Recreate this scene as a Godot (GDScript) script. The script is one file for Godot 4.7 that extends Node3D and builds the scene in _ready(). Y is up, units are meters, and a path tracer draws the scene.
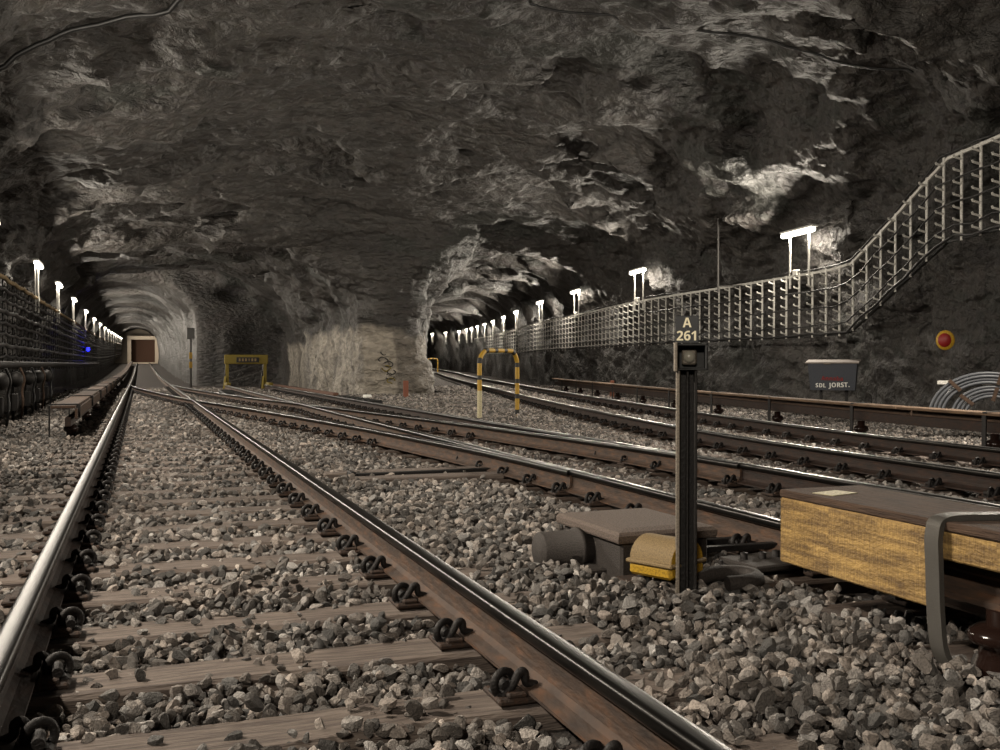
extends Node3D
# Underground railway cavern. Main track runs along -z; t = -z is the distance ahead of the camera. y = 0 is the top of the sleepers.

const CAM_Y := 0.99
var M := {}
var taken := {}
var rng := RandomNumberGenerator.new()
var nz := {}

func _ready() -> void:
	# ---------------------------------------------------------------- camera, surroundings, exposure
	var cam := Camera3D.new()
	cam.name = "camera"
	cam.fov = 41.69
	cam.near = 0.05
	cam.far = 400.0
	add_child(cam)
	cam.position = Vector3(0, CAM_Y, 0)
	cam.rotation = Vector3(-0.01117, -0.3504, 0)
	cam.current = true
	var we := WorldEnvironment.new()
	we.name = "world_environment"
	var env := Environment.new()
	env.background_mode = Environment.BG_COLOR
	env.background_color = Color(0, 0, 0)
	env.tonemap_mode = Environment.TONE_MAPPER_LINEAR
	env.tonemap_exposure = 0.86
	env.sdfgi_enabled = true
	env.ssao_enabled = true
	env.ssil_enabled = true
	we.environment = env
	add_child(we)
	rng.seed = 71
	make_noises()
	make_materials()
	# ---------------------------------------------------------------- setting
	build_rock()
	build_floor()
	# ---------------------------------------------------------------- large things
	build_tracks()
	build_ballast()
	build_lamps()
	build_racks()
	build_conductor_rails()
	# ---------------------------------------------------------------- smaller things
	build_point_machine()
	build_number_post()
	build_hoops()
	build_buffer_stop()
	build_wall_things()
	build_left_services()
	build_far_end()

# ==================================================================== helpers
func numbered(called: String) -> String:
	var n: int = taken.get(called, 0)
	taken[called] = n + 1
	return called if n == 0 else "%s_%03d" % [called, n]

func tag(o: Node, label: String, category: String, group := "", kind := "") -> void:
	if label: o.set_meta("label", label)
	if category: o.set_meta("category", category)
	if group: o.set_meta("group", group)
	if kind: o.set_meta("kind", kind)

func thing(called: String, label: String, category: String, at := Vector3.ZERO, turn := 0.0, group := "") -> Node3D:
	var o := Node3D.new()
	o.name = numbered(called)
	add_child(o)
	o.position = at
	o.rotation.y = turn
	tag(o, label, category, group)
	return o

func inst(called: String, mesh: Mesh, m: Material, parent: Node = self, xf := Transform3D.IDENTITY) -> MeshInstance3D:
	var o := MeshInstance3D.new()
	o.name = numbered(called) if parent == self else called
	o.mesh = mesh
	if m: o.material_override = m
	o.transform = xf
	parent.add_child(o, true)
	return o

func obj(called: String, st: SurfaceTool, m: Material, parent: Node = self) -> MeshInstance3D:
	return inst(called, fin(st), m, parent)

func mb() -> SurfaceTool:
	var st := SurfaceTool.new()
	st.begin(Mesh.PRIMITIVE_TRIANGLES)
	return st

func fin(st: SurfaceTool) -> ArrayMesh:
	st.generate_normals()
	return st.commit()

func tri(st: SurfaceTool, a: Vector3, b: Vector3, c: Vector3) -> void:
	st.add_vertex(a); st.add_vertex(b); st.add_vertex(c)

func quad(st: SurfaceTool, a: Vector3, b: Vector3, c: Vector3, d: Vector3) -> void:
	tri(st, a, b, c); tri(st, a, c, d)

# chamfered box; c centre, s full size, b orientation
func box(st: SurfaceTool, c: Vector3, s: Vector3, b := Basis.IDENTITY, ch := 0.004) -> void:
	st.set_smooth_group(-1)
	var h := s * 0.5
	ch = minf(ch, minf(h.x, minf(h.y, h.z)) * 0.6)
	var px := {}
	for sx in [-1, 1]:
		for sy in [-1, 1]:
			for sz in [-1, 1]:
				var k := Vector3i(sx, sy, sz)
				px[[k, 0]] = c + b * Vector3(sx * h.x, sy * (h.y - ch), sz * (h.z - ch))
				px[[k, 1]] = c + b * Vector3(sx * (h.x - ch), sy * h.y, sz * (h.z - ch))
				px[[k, 2]] = c + b * Vector3(sx * (h.x - ch), sy * (h.y - ch), sz * h.z)
	for ax in 3:
		var u := (ax + 1) % 3
		var v := (ax + 2) % 3
		for sg in [-1, 1]:
			var q := []
			for e in [[-1, -1], [1, -1], [1, 1], [-1, 1]]:
				var k := Vector3i.ZERO
				k[ax] = sg; k[u] = e[0]; k[v] = e[1]
				q.append(px[[k, ax]])
			if sg > 0: quad(st, q[3], q[2], q[1], q[0])
			else: quad(st, q[0], q[1], q[2], q[3])
		for s1 in [-1, 1]:
			for s2 in [-1, 1]:
				var k0 := Vector3i.ZERO
				k0[ax] = -1; k0[u] = s1; k0[v] = s2
				var k1 := k0
				k1[ax] = 1
				if s1 * s2 > 0: quad(st, px[[k0, u]], px[[k0, v]], px[[k1, v]], px[[k1, u]])
				else: quad(st, px[[k1, u]], px[[k1, v]], px[[k0, v]], px[[k0, u]])
	for sx in [-1, 1]:
		for sy in [-1, 1]:
			for sz in [-1, 1]:
				var k := Vector3i(sx, sy, sz)
				if sx * sy * sz > 0: tri(st, px[[k, 0]], px[[k, 2]], px[[k, 1]])
				else: tri(st, px[[k, 0]], px[[k, 1]], px[[k, 2]])

# plain bar between two points, a wide and b tall
func bar(st: SurfaceTool, p: Vector3, q: Vector3, wide: float, tall: float, up := Vector3.UP, ch := 0.003) -> void:
	var d := (q - p)
	var l := d.length()
	if l < 0.0001: return
	d /= l
	if absf(d.dot(up)) > 0.98: up = Vector3.RIGHT
	var r := d.cross(up).normalized()
	var uu := r.cross(d)
	box(st, (p + q) * 0.5, Vector3(wide, tall, l), Basis(r, uu, -d), ch)

func smooth_path(pts: Array, per := 6) -> PackedVector3Array:
	var out := PackedVector3Array()
	var n := pts.size()
	for i in n - 1:
		var p0: Vector3 = pts[maxi(i - 1, 0)]
		var p1: Vector3 = pts[i]
		var p2: Vector3 = pts[i + 1]
		var p3: Vector3 = pts[mini(i + 2, n - 1)]
		for k in per:
			out.append(p1.cubic_interpolate(p2, p0, p3, float(k) / per))
	out.append(pts[n - 1])
	return out

func tube(st: SurfaceTool, pts: PackedVector3Array, r: float, sides := 8, caps := true) -> void:
	var n := pts.size()
	var d0 := (pts[1] - pts[0]).normalized()
	var nn := d0.cross(Vector3.UP if absf(d0.y) < 0.9 else Vector3.RIGHT).normalized()
	var rings := []
	for i in n:
		var d := (pts[mini(i + 1, n - 1)] - pts[maxi(i - 1, 0)]).normalized()
		nn = (nn - d * nn.dot(d)).normalized()
		var bb := d.cross(nn)
		var ring := PackedVector3Array()
		for k in sides:
			var a := TAU * k / sides
			ring.append(pts[i] + (nn * cos(a) + bb * sin(a)) * r)
		rings.append(ring)
	st.set_smooth_group(0)
	for i in n - 1:
		for k in sides:
			var k2 := (k + 1) % sides
			quad(st, rings[i][k], rings[i + 1][k], rings[i + 1][k2], rings[i][k2])
	if caps:
		st.set_smooth_group(-1)
		for k in sides:
			tri(st, pts[0], rings[0][k], rings[0][(k + 1) % sides])
			tri(st, pts[n - 1], rings[n - 1][(k + 1) % sides], rings[n - 1][k])

# profile: (radius, height) going up; xf places it
func lathe(st: SurfaceTool, prof: Array, sides := 20, xf := Transform3D.IDENTITY, arc := TAU) -> void:
	st.set_smooth_group(0)
	for i in prof.size() - 1:
		var a: Vector2 = prof[i]
		var b: Vector2 = prof[i + 1]
		for k in sides:
			var u0 := arc * k / sides
			var u1 := arc * (k + 1) / sides
			var p0 := xf * Vector3(a.x * cos(u0), a.y, a.x * sin(u0))
			var p1 := xf * Vector3(a.x * cos(u1), a.y, a.x * sin(u1))
			var p2 := xf * Vector3(b.x * cos(u1), b.y, b.x * sin(u1))
			var p3 := xf * Vector3(b.x * cos(u0), b.y, b.x * sin(u0))
			if a.x > 0.00001: tri(st, p0, p1, p2)
			if b.x > 0.00001: tri(st, p0, p2, p3)

# closed outline in (x, y), drawn along stations of [origin, x axis]; y stays up
func sweep(st: SurfaceTool, outline: Array, stations: Array, smooth := false) -> void:
	st.set_smooth_group(0 if smooth else -1)
	var n := outline.size()
	for i in stations.size() - 1:
		var o0: Vector3 = stations[i][0]
		var x0: Vector3 = stations[i][1]
		var o1: Vector3 = stations[i + 1][0]
		var x1: Vector3 = stations[i + 1][1]
		for k in n:
			var p: Vector2 = outline[k]
			var q: Vector2 = outline[(k + 1) % n]
			quad(st, o0 + x0 * p.x + Vector3(0, p.y, 0), o0 + x0 * q.x + Vector3(0, q.y, 0), o1 + x1 * q.x + Vector3(0, q.y, 0), o1 + x1 * p.x + Vector3(0, p.y, 0))
	st.set_smooth_group(-1)
	var ids := Geometry2D.triangulate_polygon(PackedVector2Array(outline))
	for e in [0, stations.size() - 1]:
		var o: Vector3 = stations[e][0]
		var x: Vector3 = stations[e][1]
		for k in range(0, ids.size(), 3):
			var p := []
			for j in 3:
				var v: Vector2 = outline[ids[k + j]]
				p.append(o + x * v.x + Vector3(0, v.y, 0))
			if e == 0: tri(st, p[0], p[1], p[2])
			else: tri(st, p[0], p[2], p[1])

# smooth curve through a table of (t, value)
func ip(tab: Array, t: float) -> float:
	var n := tab.size()
	if t <= tab[0].x:
		return tab[0].y + (t - tab[0].x) * (tab[1].y - tab[0].y) / (tab[1].x - tab[0].x)
	if t >= tab[n - 1].x:
		return tab[n - 1].y + (t - tab[n - 1].x) * (tab[n - 1].y - tab[n - 2].y) / (tab[n - 1].x - tab[n - 2].x)
	var i := 0
	while tab[i + 1].x < t: i += 1
	var a: Vector2 = tab[i]
	var b: Vector2 = tab[i + 1]
	var h := b.x - a.x
	var m0: float = (b.y - a.y) / h if i == 0 else (b.y - tab[i - 1].y) / (b.x - tab[i - 1].x)
	var m1: float = (b.y - a.y) / h if i + 2 >= n else (tab[i + 2].y - a.y) / (tab[i + 2].x - a.x)
	var u := (t - a.x) / h
	var u2 := u * u
	var u3 := u2 * u
	return (2 * u3 - 3 * u2 + 1) * a.y + (u3 - 2 * u2 + u) * h * m0 + (-2 * u3 + 3 * u2) * b.y + (u3 - u2) * h * m1

func V(x: float, y: float, t: float) -> Vector3:
	return Vector3(x, y, -t)

# the track climbs gently beyond 45 m
func grade(t: float) -> float:
	if t < 45.0: return 0.0
	var s := t - 45.0
	if s < 40.0: return 0.5 * 0.00035 * s * s
	return 0.28 + 0.014 * (s - 40.0)

const SHIFT := [Vector2(6, 0), Vector2(8.4, 0.08), Vector2(10.3, 0.24), Vector2(12.4, 0.44), Vector2(15.2, 0.78), Vector2(17.9, 1.15), Vector2(20.4, 1.5), Vector2(24.4, 2.06), Vector2(30, 2.65), Vector2(36, 3.18), Vector2(41, 3.42), Vector2(44, 3.45)]
const TRACK3 := [Vector2(0, 6.6), Vector2(4, 6.68), Vector2(7.2, 6.86), Vector2(9.5, 7.09), Vector2(12.3, 7.57), Vector2(19.7, 9.16), Vector2(31.7, 12.1), Vector2(37.3, 13.5), Vector2(60, 19.1), Vector2(75, 22.7), Vector2(90, 25.5), Vector2(105, 27.3)]
const LAMPLINE := [Vector2(-6, 7.2), Vector2(2, 8.2), Vector2(8, 10.0), Vector2(10.3, 10.9), Vector2(14.8, 12.2), Vector2(18, 12.65), Vector2(25.1, 13.4), Vector2(32.9, 15.0), Vector2(38.8, 16.1), Vector2(46.8, 18.0), Vector2(58.4, 20.9), Vector2(72.5, 24.2), Vector2(83, 26.5), Vector2(91, 27.7), Vector2(98, 28.4)]
const MAIN_L := -0.37
const MAIN_R := 1.13
const SIDE_L := 3.08
const SIDE_R := 4.58

func shift(t: float) -> float:
	return 0.0 if t <= 6.0 else (3.45 if t >= 44.0 else ip(SHIFT, t))

func lampline(t: float) -> float:
	return ip(LAMPLINE, t)

func rail_x(which: String, t: float) -> float:
	match which:
		"main_l": return MAIN_L
		"main_r": return MAIN_R
		"side_l": return SIDE_L
		"side_r": return SIDE_R
		"cross_l": return SIDE_L - shift(t)
		"cross_r": return SIDE_R - shift(t)
		"far_l": return ip(TRACK3, t) - 0.81
		"far_r": return ip(TRACK3, t) + 0.81
	return 0.0

# ==================================================================== noises and materials
func noise(called: String, sd: int, freq: float, oct := 4, kind := FastNoiseLite.TYPE_SIMPLEX_SMOOTH, fractal := FastNoiseLite.FRACTAL_FBM, gain := 0.5) -> FastNoiseLite:
	var n := FastNoiseLite.new()
	n.seed = sd
	n.noise_type = kind
	n.frequency = freq
	n.fractal_type = fractal
	n.fractal_octaves = oct
	n.fractal_gain = gain
	nz[called] = n
	return n

func make_noises() -> void:
	noise("big", 3, 0.13, 3)
	noise("lump", 11, 0.42, 3)
	noise("ridge", 5, 0.55, 3, FastNoiseLite.TYPE_SIMPLEX_SMOOTH, FastNoiseLite.FRACTAL_RIDGED)
	noise("fold", 15, 0.33, 2, FastNoiseLite.TYPE_SIMPLEX_SMOOTH, FastNoiseLite.FRACTAL_RIDGED)
	noise("fine", 8, 1.5, 3)
	noise("grit", 9, 5.0, 2)
	noise("warp", 21, 0.35, 3)
	noise("tone", 33, 0.28, 5, FastNoiseLite.TYPE_SIMPLEX_SMOOTH, FastNoiseLite.FRACTAL_FBM, 0.6)
	noise("streak", 44, 0.9, 4, FastNoiseLite.TYPE_SIMPLEX_SMOOTH, FastNoiseLite.FRACTAL_RIDGED, 0.6)
	noise("patch", 55, 0.11, 3)
	var c := noise("cell", 66, 0.9, 2, FastNoiseLite.TYPE_CELLULAR)
	c.cellular_return_type = FastNoiseLite.RETURN_DISTANCE2_SUB
	noise("ground", 77, 0.7, 3)
	noise("cover", 78, 0.9, 3)

func ntex(sd: int, freq: float, oct: int, ramp: Array, size := 512, kind := FastNoiseLite.TYPE_SIMPLEX_SMOOTH, warp := 0.0) -> NoiseTexture2D:
	var n := FastNoiseLite.new()
	n.seed = sd
	n.frequency = freq
	n.noise_type = kind
	n.fractal_octaves = oct
	n.fractal_gain = 0.55
	if kind == FastNoiseLite.TYPE_CELLULAR:
		n.cellular_return_type = FastNoiseLite.RETURN_DISTANCE2_SUB
	if warp > 0.0:
		n.domain_warp_enabled = true
		n.domain_warp_amplitude = warp
		n.domain_warp_frequency = freq * 0.8
		n.domain_warp_fractal_octaves = 3
	var t := NoiseTexture2D.new()
	t.width = size
	t.height = size
	t.seamless = true
	t.noise = n
	if ramp.size():
		var g := Gradient.new()
		var offs := PackedFloat32Array()
		var cols := PackedColorArray()
		for e in ramp:
			offs.append(e[0]); cols.append(e[1])
		g.offsets = offs
		g.colors = cols
		t.color_ramp = g
	return t

func mat(called: String, col: Color, rough: float, metal := 0.0, tex: Texture2D = null, scale := Vector3.ONE, bump: Texture2D = null, bump_cm := 0.0, world := true) -> StandardMaterial3D:
	var m := StandardMaterial3D.new()
	m.resource_name = called
	m.albedo_color = col
	m.roughness = rough
	m.metallic = metal
	if tex: m.albedo_texture = tex
	if tex or bump:
		m.uv1_triplanar = true
		m.uv1_world_triplanar = world
		m.uv1_scale = scale
		m.uv1_triplanar_sharpness = 3.0
	if bump:
		m.heightmap_enabled = true
		m.heightmap_texture = bump
		m.heightmap_scale = bump_cm
	M[called] = m
	return m

# sawn timber: level growth bands, upright saw marks, knots
func timber_texture() -> ImageTexture:
	var im := Image.create(512, 512, false, Image.FORMAT_RGB8)
	var a := FastNoiseLite.new()
	a.seed = 5
	a.frequency = 0.011
	a.fractal_octaves = 4
	var b := FastNoiseLite.new()
	b.seed = 9
	b.frequency = 0.16
	b.fractal_octaves = 3
	for y in 512:
		for x in 512:
			var band := a.get_noise_2d(x * 0.35, y * 1.6)
			var v := 0.5 + band * 0.75
			v += b.get_noise_2d(x * 1.0, y * 0.06) * 0.34
			v += b.get_noise_2d(x * 0.5 + 300.0, y * 0.5) * 0.16
			for k in [[90, 150, 16.0], [262, 210, 20.0], [420, 330, 14.0]]:
				var d := Vector2((x - k[0]) * 1.0, (y - k[1]) * 0.7).length()
				if d < k[2]: v -= 0.5 * (1.0 - d / k[2])
			v = clampf(v, 0.0, 1.0)
			im.set_pixel(x, y, Color(0.43, 0.34, 0.21).lerp(Color(0.78, 0.65, 0.40), v))
	return ImageTexture.create_from_image(im)

func g(v: float) -> Color:
	return Color(v, v, v)

func make_materials() -> void:
	var t_rock := ntex(101, 0.006, 6, [[0.0, g(0.72)], [0.35, g(0.84)], [0.52, g(0.93)], [0.68, g(1.0)], [1.0, g(1.0)]], 1024, FastNoiseLite.TYPE_SIMPLEX_SMOOTH, 45.0)
	var t_rockb := ntex(102, 0.010, 6, [], 1024, FastNoiseLite.TYPE_SIMPLEX_SMOOTH, 40.0)
	var t_rust := ntex(103, 0.02, 5, [[0.0, Color(0.22, 0.175, 0.145)], [0.4, Color(0.31, 0.24, 0.19)], [0.65, Color(0.37, 0.275, 0.205)], [0.85, Color(0.45, 0.31, 0.21)], [1.0, Color(0.34, 0.29, 0.25)]])
	var t_grain := ntex(104, 0.03, 5, [[0.0, g(0.55)], [0.5, g(0.85)], [1.0, g(1.0)]])
	var t_bump := ntex(105, 0.05, 5, [])
	var t_wood := ntex(106, 0.012, 6, [[0.0, Color(0.36, 0.31, 0.28)], [0.35, Color(0.45, 0.395, 0.36)], [0.6, Color(0.53, 0.47, 0.425)], [1.0, Color(0.62, 0.56, 0.51)]])
	var t_timber := timber_texture()
	var t_gravel := ntex(108, 0.03, 3, [[0.0, Color(0.20, 0.175, 0.16)], [0.4, Color(0.36, 0.32, 0.30)], [1.0, Color(0.56, 0.51, 0.47)]], 512, FastNoiseLite.TYPE_CELLULAR)
	var t_gravelb := ntex(108, 0.03, 3, [], 512, FastNoiseLite.TYPE_CELLULAR)
	var t_steel := ntex(109, 0.02, 5, [[0.0, g(0.42)], [0.5, g(0.62)], [1.0, g(0.78)]])

	var rock := mat("rock", Color(1, 1, 1), 0.6, 0.0, t_rock, Vector3(0.30, 0.62, 0.62), t_rockb, 9.0)
	rock.vertex_color_use_as_albedo = true
	rock.metallic_specular = 0.55
	var stone := mat("stone", Color(1, 1, 1), 0.82, 0.0, t_grain, Vector3(6, 6, 6), t_bump, 0.5)
	stone.vertex_color_use_as_albedo = true
	mat("gravel", Color(0.62, 0.60, 0.58), 0.9, 0.0, t_gravel, Vector3(0.75, 0.75, 0.75), t_gravelb, 3.0)
	mat("rail_rust", Color(0.80, 0.81, 0.84), 0.78, 0.15, t_rust, Vector3(1.2, 1.6, 0.5), t_bump, 0.25)
	mat("rail_dark", Color(0.50, 0.46, 0.46), 0.75, 0.25, t_rust, Vector3(1.2, 1.6, 0.5), t_bump, 0.25)
	mat("rail_steel_dark", Color(0.20, 0.195, 0.19), 0.36, 0.85, t_steel, Vector3(9, 9, 0.35), t_bump, 0.02)  # darker, rougher variant of rail_steel for the left main rail head
	mat("rail_steel", Color(0.33, 0.32, 0.31), 0.31, 0.92, t_steel, Vector3(9, 9, 0.35), t_bump, 0.012)
	mat("clip_iron", Color(0.17, 0.155, 0.15), 0.6, 0.5, t_grain, Vector3(5, 5, 5), t_bump, 0.2)
	mat("plate_rust", Color(0.60, 0.59, 0.60), 0.8, 0.1, t_rust, Vector3(3, 3, 3), t_bump, 0.3)
	mat("sleeper_wood", Color(0.77, 0.775, 0.785), 0.88, 0.0, t_wood, Vector3(0.5, 5, 5), t_bump, 0.5)
	mat("sleeper_wood_dark", Color(0.58, 0.55, 0.53), 0.88, 0.0, t_wood, Vector3(0.5, 5, 5), t_bump, 0.5)
	mat("timber_new", Color(0.84, 0.82, 0.79), 0.75, 0.0, t_timber, Vector3(1.3, 2.6, 1.3), t_bump, 0.35)
	mat("board_brown", Color(0.52, 0.44, 0.37), 0.85, 0.0, t_wood, Vector3(5, 5, 0.5), t_bump, 0.4)
	mat("board_top", Color(0.72, 0.65, 0.56), 0.85, 0.0, t_wood, Vector3(5, 5, 0.5), t_bump, 0.4)
	mat("board_red", Color(0.40, 0.275, 0.215), 0.85, 0.0, t_grain, Vector3(2, 2, 0.6), t_bump, 0.4)
	mat("steel_dark", Color(0.16, 0.15, 0.145), 0.6, 0.5, t_grain, Vector3(3, 3, 3), t_bump, 0.2)
	mat("steel_grey", Color(0.34, 0.33, 0.32), 0.55, 0.5, t_grain, Vector3(3, 3, 3), t_bump, 0.15)
	mat("rack_steel", Color(0.88, 0.87, 0.84), 0.55, 0.1, t_grain, Vector3(3, 3, 3))
	mat("rack_steel_dark", Color(0.17, 0.165, 0.16), 0.6, 0.5, t_grain, Vector3(3, 3, 3))  # darker rack steel: left rack, right bottom rail and wall brackets
	mat("cable_black", Color(0.075, 0.073, 0.072), 0.5)
	mat("cable_grey", Color(0.30, 0.31, 0.33), 0.42)
	mat("lid_grey", Color(0.44, 0.385, 0.35), 0.85, 0.0, t_grain, Vector3(5, 5, 5), t_bump, 0.4)
	mat("machine_grey", Color(0.26, 0.235, 0.22), 0.7, 0.2, t_grain, Vector3(5, 5, 5), t_bump, 0.3)
	mat("yellow_dim", Color(0.50, 0.43, 0.10), 0.7, 0.0, t_grain, Vector3(4, 4, 4), t_bump, 0.3)  # dimmer variant of yellow_paint for the buffer stop and pillar strokes
	mat("yellow_paint", Color(0.74, 0.58, 0.14), 0.55, 0.0, t_grain, Vector3(4, 4, 4))
	mat("yellow_dusty", Color(0.56, 0.47, 0.32), 0.75, 0.0, t_grain, Vector3(7, 7, 7), t_bump, 0.15)
	mat("black_paint", Color(0.06, 0.06, 0.06), 0.6)
	mat("cream_paint", Color(0.80, 0.76, 0.62), 0.6, 0.0, t_grain, Vector3(4, 4, 4))
	mat("sign_black", Color(0.035, 0.042, 0.06), 0.45)
	mat("letter_white", Color(0.88, 0.84, 0.72), 0.6)
	mat("post_iron", Color(0.115, 0.098, 0.088), 0.6, 0.35, t_grain, Vector3(4, 2, 4), t_bump, 0.2)
	mat("lamp_box_grey", Color(0.52, 0.48, 0.43), 0.6, 0.2, t_grain, Vector3(5, 5, 5))
	mat("glass_lens", Color(0.62, 0.60, 0.55), 0.12, 0.0)
	mat("box_blue_grey", Color(0.27, 0.285, 0.32), 0.6, 0.1, t_grain, Vector3(4, 4, 4))
	mat("lid_pale", Color(0.62, 0.58, 0.55), 0.7, 0.0, t_grain, Vector3(4, 4, 4))
	mat("red_paint", Color(0.46, 0.055, 0.045), 0.55)
	mat("orange_paint", Color(0.42, 0.23, 0.15), 0.6)
	mat("white_paint", Color(0.85, 0.85, 0.83), 0.6)
	mat("grey_paint", Color(0.34, 0.335, 0.33), 0.65)
	mat("porcelain_brown", Color(0.13, 0.085, 0.07), 0.16)
	mat("galvanised", Color(0.38, 0.365, 0.345), 0.5, 0.45, t_grain, Vector3(16, 16, 16), t_bump, 0.12)
	mat("lamp_housing", Color(0.72, 0.72, 0.70), 0.5)
	var lamp := mat("lamp_glow", Color(1, 1, 1), 0.4)
	lamp.emission_enabled = true
	lamp.emission = Color(1.0, 0.965, 0.90)
	lamp.emission_energy_multiplier = 12.0
	var blue := mat("lamp_blue", Color(0.1, 0.1, 0.6), 0.4)
	blue.emission_enabled = true
	blue.emission = Color(0.12, 0.14, 1.0)
	blue.emission_energy_multiplier = 6.0
	mat("tile_pale", Color(0.80, 0.74, 0.66), 0.5)
	mat("curtain_brown", Color(0.42, 0.31, 0.25), 0.85)

# ==================================================================== rock


const T0 := -10.0
const CELL := 0.3
const X0 := -5.0
const Y0 := -0.7
const NX := 124
const NY := 29
const NZ := 545

func arch(dx: float, y: float, w: float, hs: float, hh: float) -> float:
	if y <= hs: return absf(dx) - w
	var u := absf(dx) / w
	var v := (y - hs) / (hh - hs)
	return (pow(pow(u, 2.3) + pow(v, 2.3), 0.4348) - 1.0) * minf(w, hh - hs)

func smin(a: float, b: float, k: float) -> float:
	var h := maxf(k - absf(a - b), 0.0) / k
	return minf(a, b) - h * h * k * 0.25

func rock_base(x: float, y: float, t: float, xr: float, gr: float) -> float:
	y -= gr
	var d := 9.0
	if t < 37.0:
		var hh := 6.75
		if t > 8.0: hh = lerpf(6.75, 6.0, clampf((t - 8.0) / 22.0, 0, 1))
		var w := (xr + 1.15 + 3.45) * 0.5
		var a := arch(x - (xr + 1.15 - 3.45) * 0.5, y, w, 1.7, hh)
		a = maxf(a, maxf(t - 31.0, -9.0 - t))
		d = a
	if t > 24.0 and t < 56.0:
		var a2 := arch(x - 1.58, y, 5.02, 1.6, 5.35)
		a2 = maxf(a2, maxf(27.0 - t, t - 48.0))
		d = smin(d, a2, 0.8)
	if t > 38.0:
		var a3 := arch(x + 0.42, y, 2.85, 1.8, 4.75)
		a3 = maxf(a3, 42.0 - t)
		d = smin(d, a3, 0.5)
	if t > 22.0 and t < 112.0:
		var a4 := arch(x - (xr - 2.3), y, 3.4, 1.7, 5.15)
		a4 = maxf(a4, maxf(26.0 - t, t - 108.0))
		d = smin(d, a4, 0.8)
	return d

func rock_noise(x: float, y: float, t: float) -> float:
	var a := clampf((y - 1.6) / 2.2, 0.0, 1.0)
	var amp := lerpf(0.42, 1.0, a)
	var big: FastNoiseLite = nz.big
	var lump: FastNoiseLite = nz.lump
	var ridge: FastNoiseLite = nz.ridge
	var r := big.get_noise_3d(x, y * 1.4, t) * 0.75 * amp
	r += lump.get_noise_3d(x * 0.6, y * 1.4, t * 1.1) * 0.60 * amp
	r += (ridge.get_noise_3d(x * 0.5, y * 1.5, t * 1.1) - 0.2) * 0.16
	# long folds of the sprayed vault
	var fold: FastNoiseLite = nz.fold
	r += (fold.get_noise_3d(x * 0.35, y * 0.8, t) - 0.42) * 0.42 * a * clampf((y - 3.9) / 1.0, 0.0, 1.0)
	if t > 44.0 and x < 3.5:
		r *= 0.45
		r += sin(t * 1.15 + big.get_noise_2d(t * 2.0, x) * 3.0) * 0.12
	return r

func rock_color(p: Vector3) -> Color:
	var t := -p.z
	var wn: FastNoiseLite = nz.warp
	var q := Vector3(p.x * 0.5, p.y * 1.7, t * 1.15)
	q += Vector3(wn.get_noise_3dv(q), wn.get_noise_3dv(q + Vector3(31, 7, 3)), wn.get_noise_3dv(q + Vector3(5, 57, 19))) * 1.7
	var v: float = nz.tone.get_noise_3dv(q) * 0.95
	v += nz.streak.get_noise_3d(q.x * 0.9, q.y * 2.0, q.z * 2.0) * 0.24
	v += nz.patch.get_noise_3dv(p) * 0.55
	v = clampf(0.35 + v * 1.4, 0.0, 1.0)
	var c := Color(0.027, 0.0237, 0.0215).lerp(Color(0.050, 0.0445, 0.0395), v)
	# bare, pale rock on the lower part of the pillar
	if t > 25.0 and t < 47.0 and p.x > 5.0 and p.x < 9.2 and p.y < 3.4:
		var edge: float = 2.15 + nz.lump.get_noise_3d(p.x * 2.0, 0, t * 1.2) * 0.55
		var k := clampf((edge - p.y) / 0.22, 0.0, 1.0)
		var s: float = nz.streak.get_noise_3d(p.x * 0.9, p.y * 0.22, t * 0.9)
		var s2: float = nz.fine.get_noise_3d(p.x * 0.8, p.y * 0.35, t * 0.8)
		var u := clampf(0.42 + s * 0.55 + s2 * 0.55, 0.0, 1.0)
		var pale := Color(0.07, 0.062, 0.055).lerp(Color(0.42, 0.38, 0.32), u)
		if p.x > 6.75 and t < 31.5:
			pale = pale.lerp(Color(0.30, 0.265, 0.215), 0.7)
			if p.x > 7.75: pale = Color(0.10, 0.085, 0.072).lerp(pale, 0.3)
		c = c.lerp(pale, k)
	# broken rock at the foot of the right-hand wall
	elif t < 30.0 and p.x > 9.0 and p.y < 2.3:
		var b: float = nz.cell.get_noise_3d(p.x * 1.3, p.y * 1.3, t * 1.3)
		c = c.lerp(Color(0.30, 0.27, 0.245), clampf(0.25 + b * 0.5, 0.0, 0.6))
	return c

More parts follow.
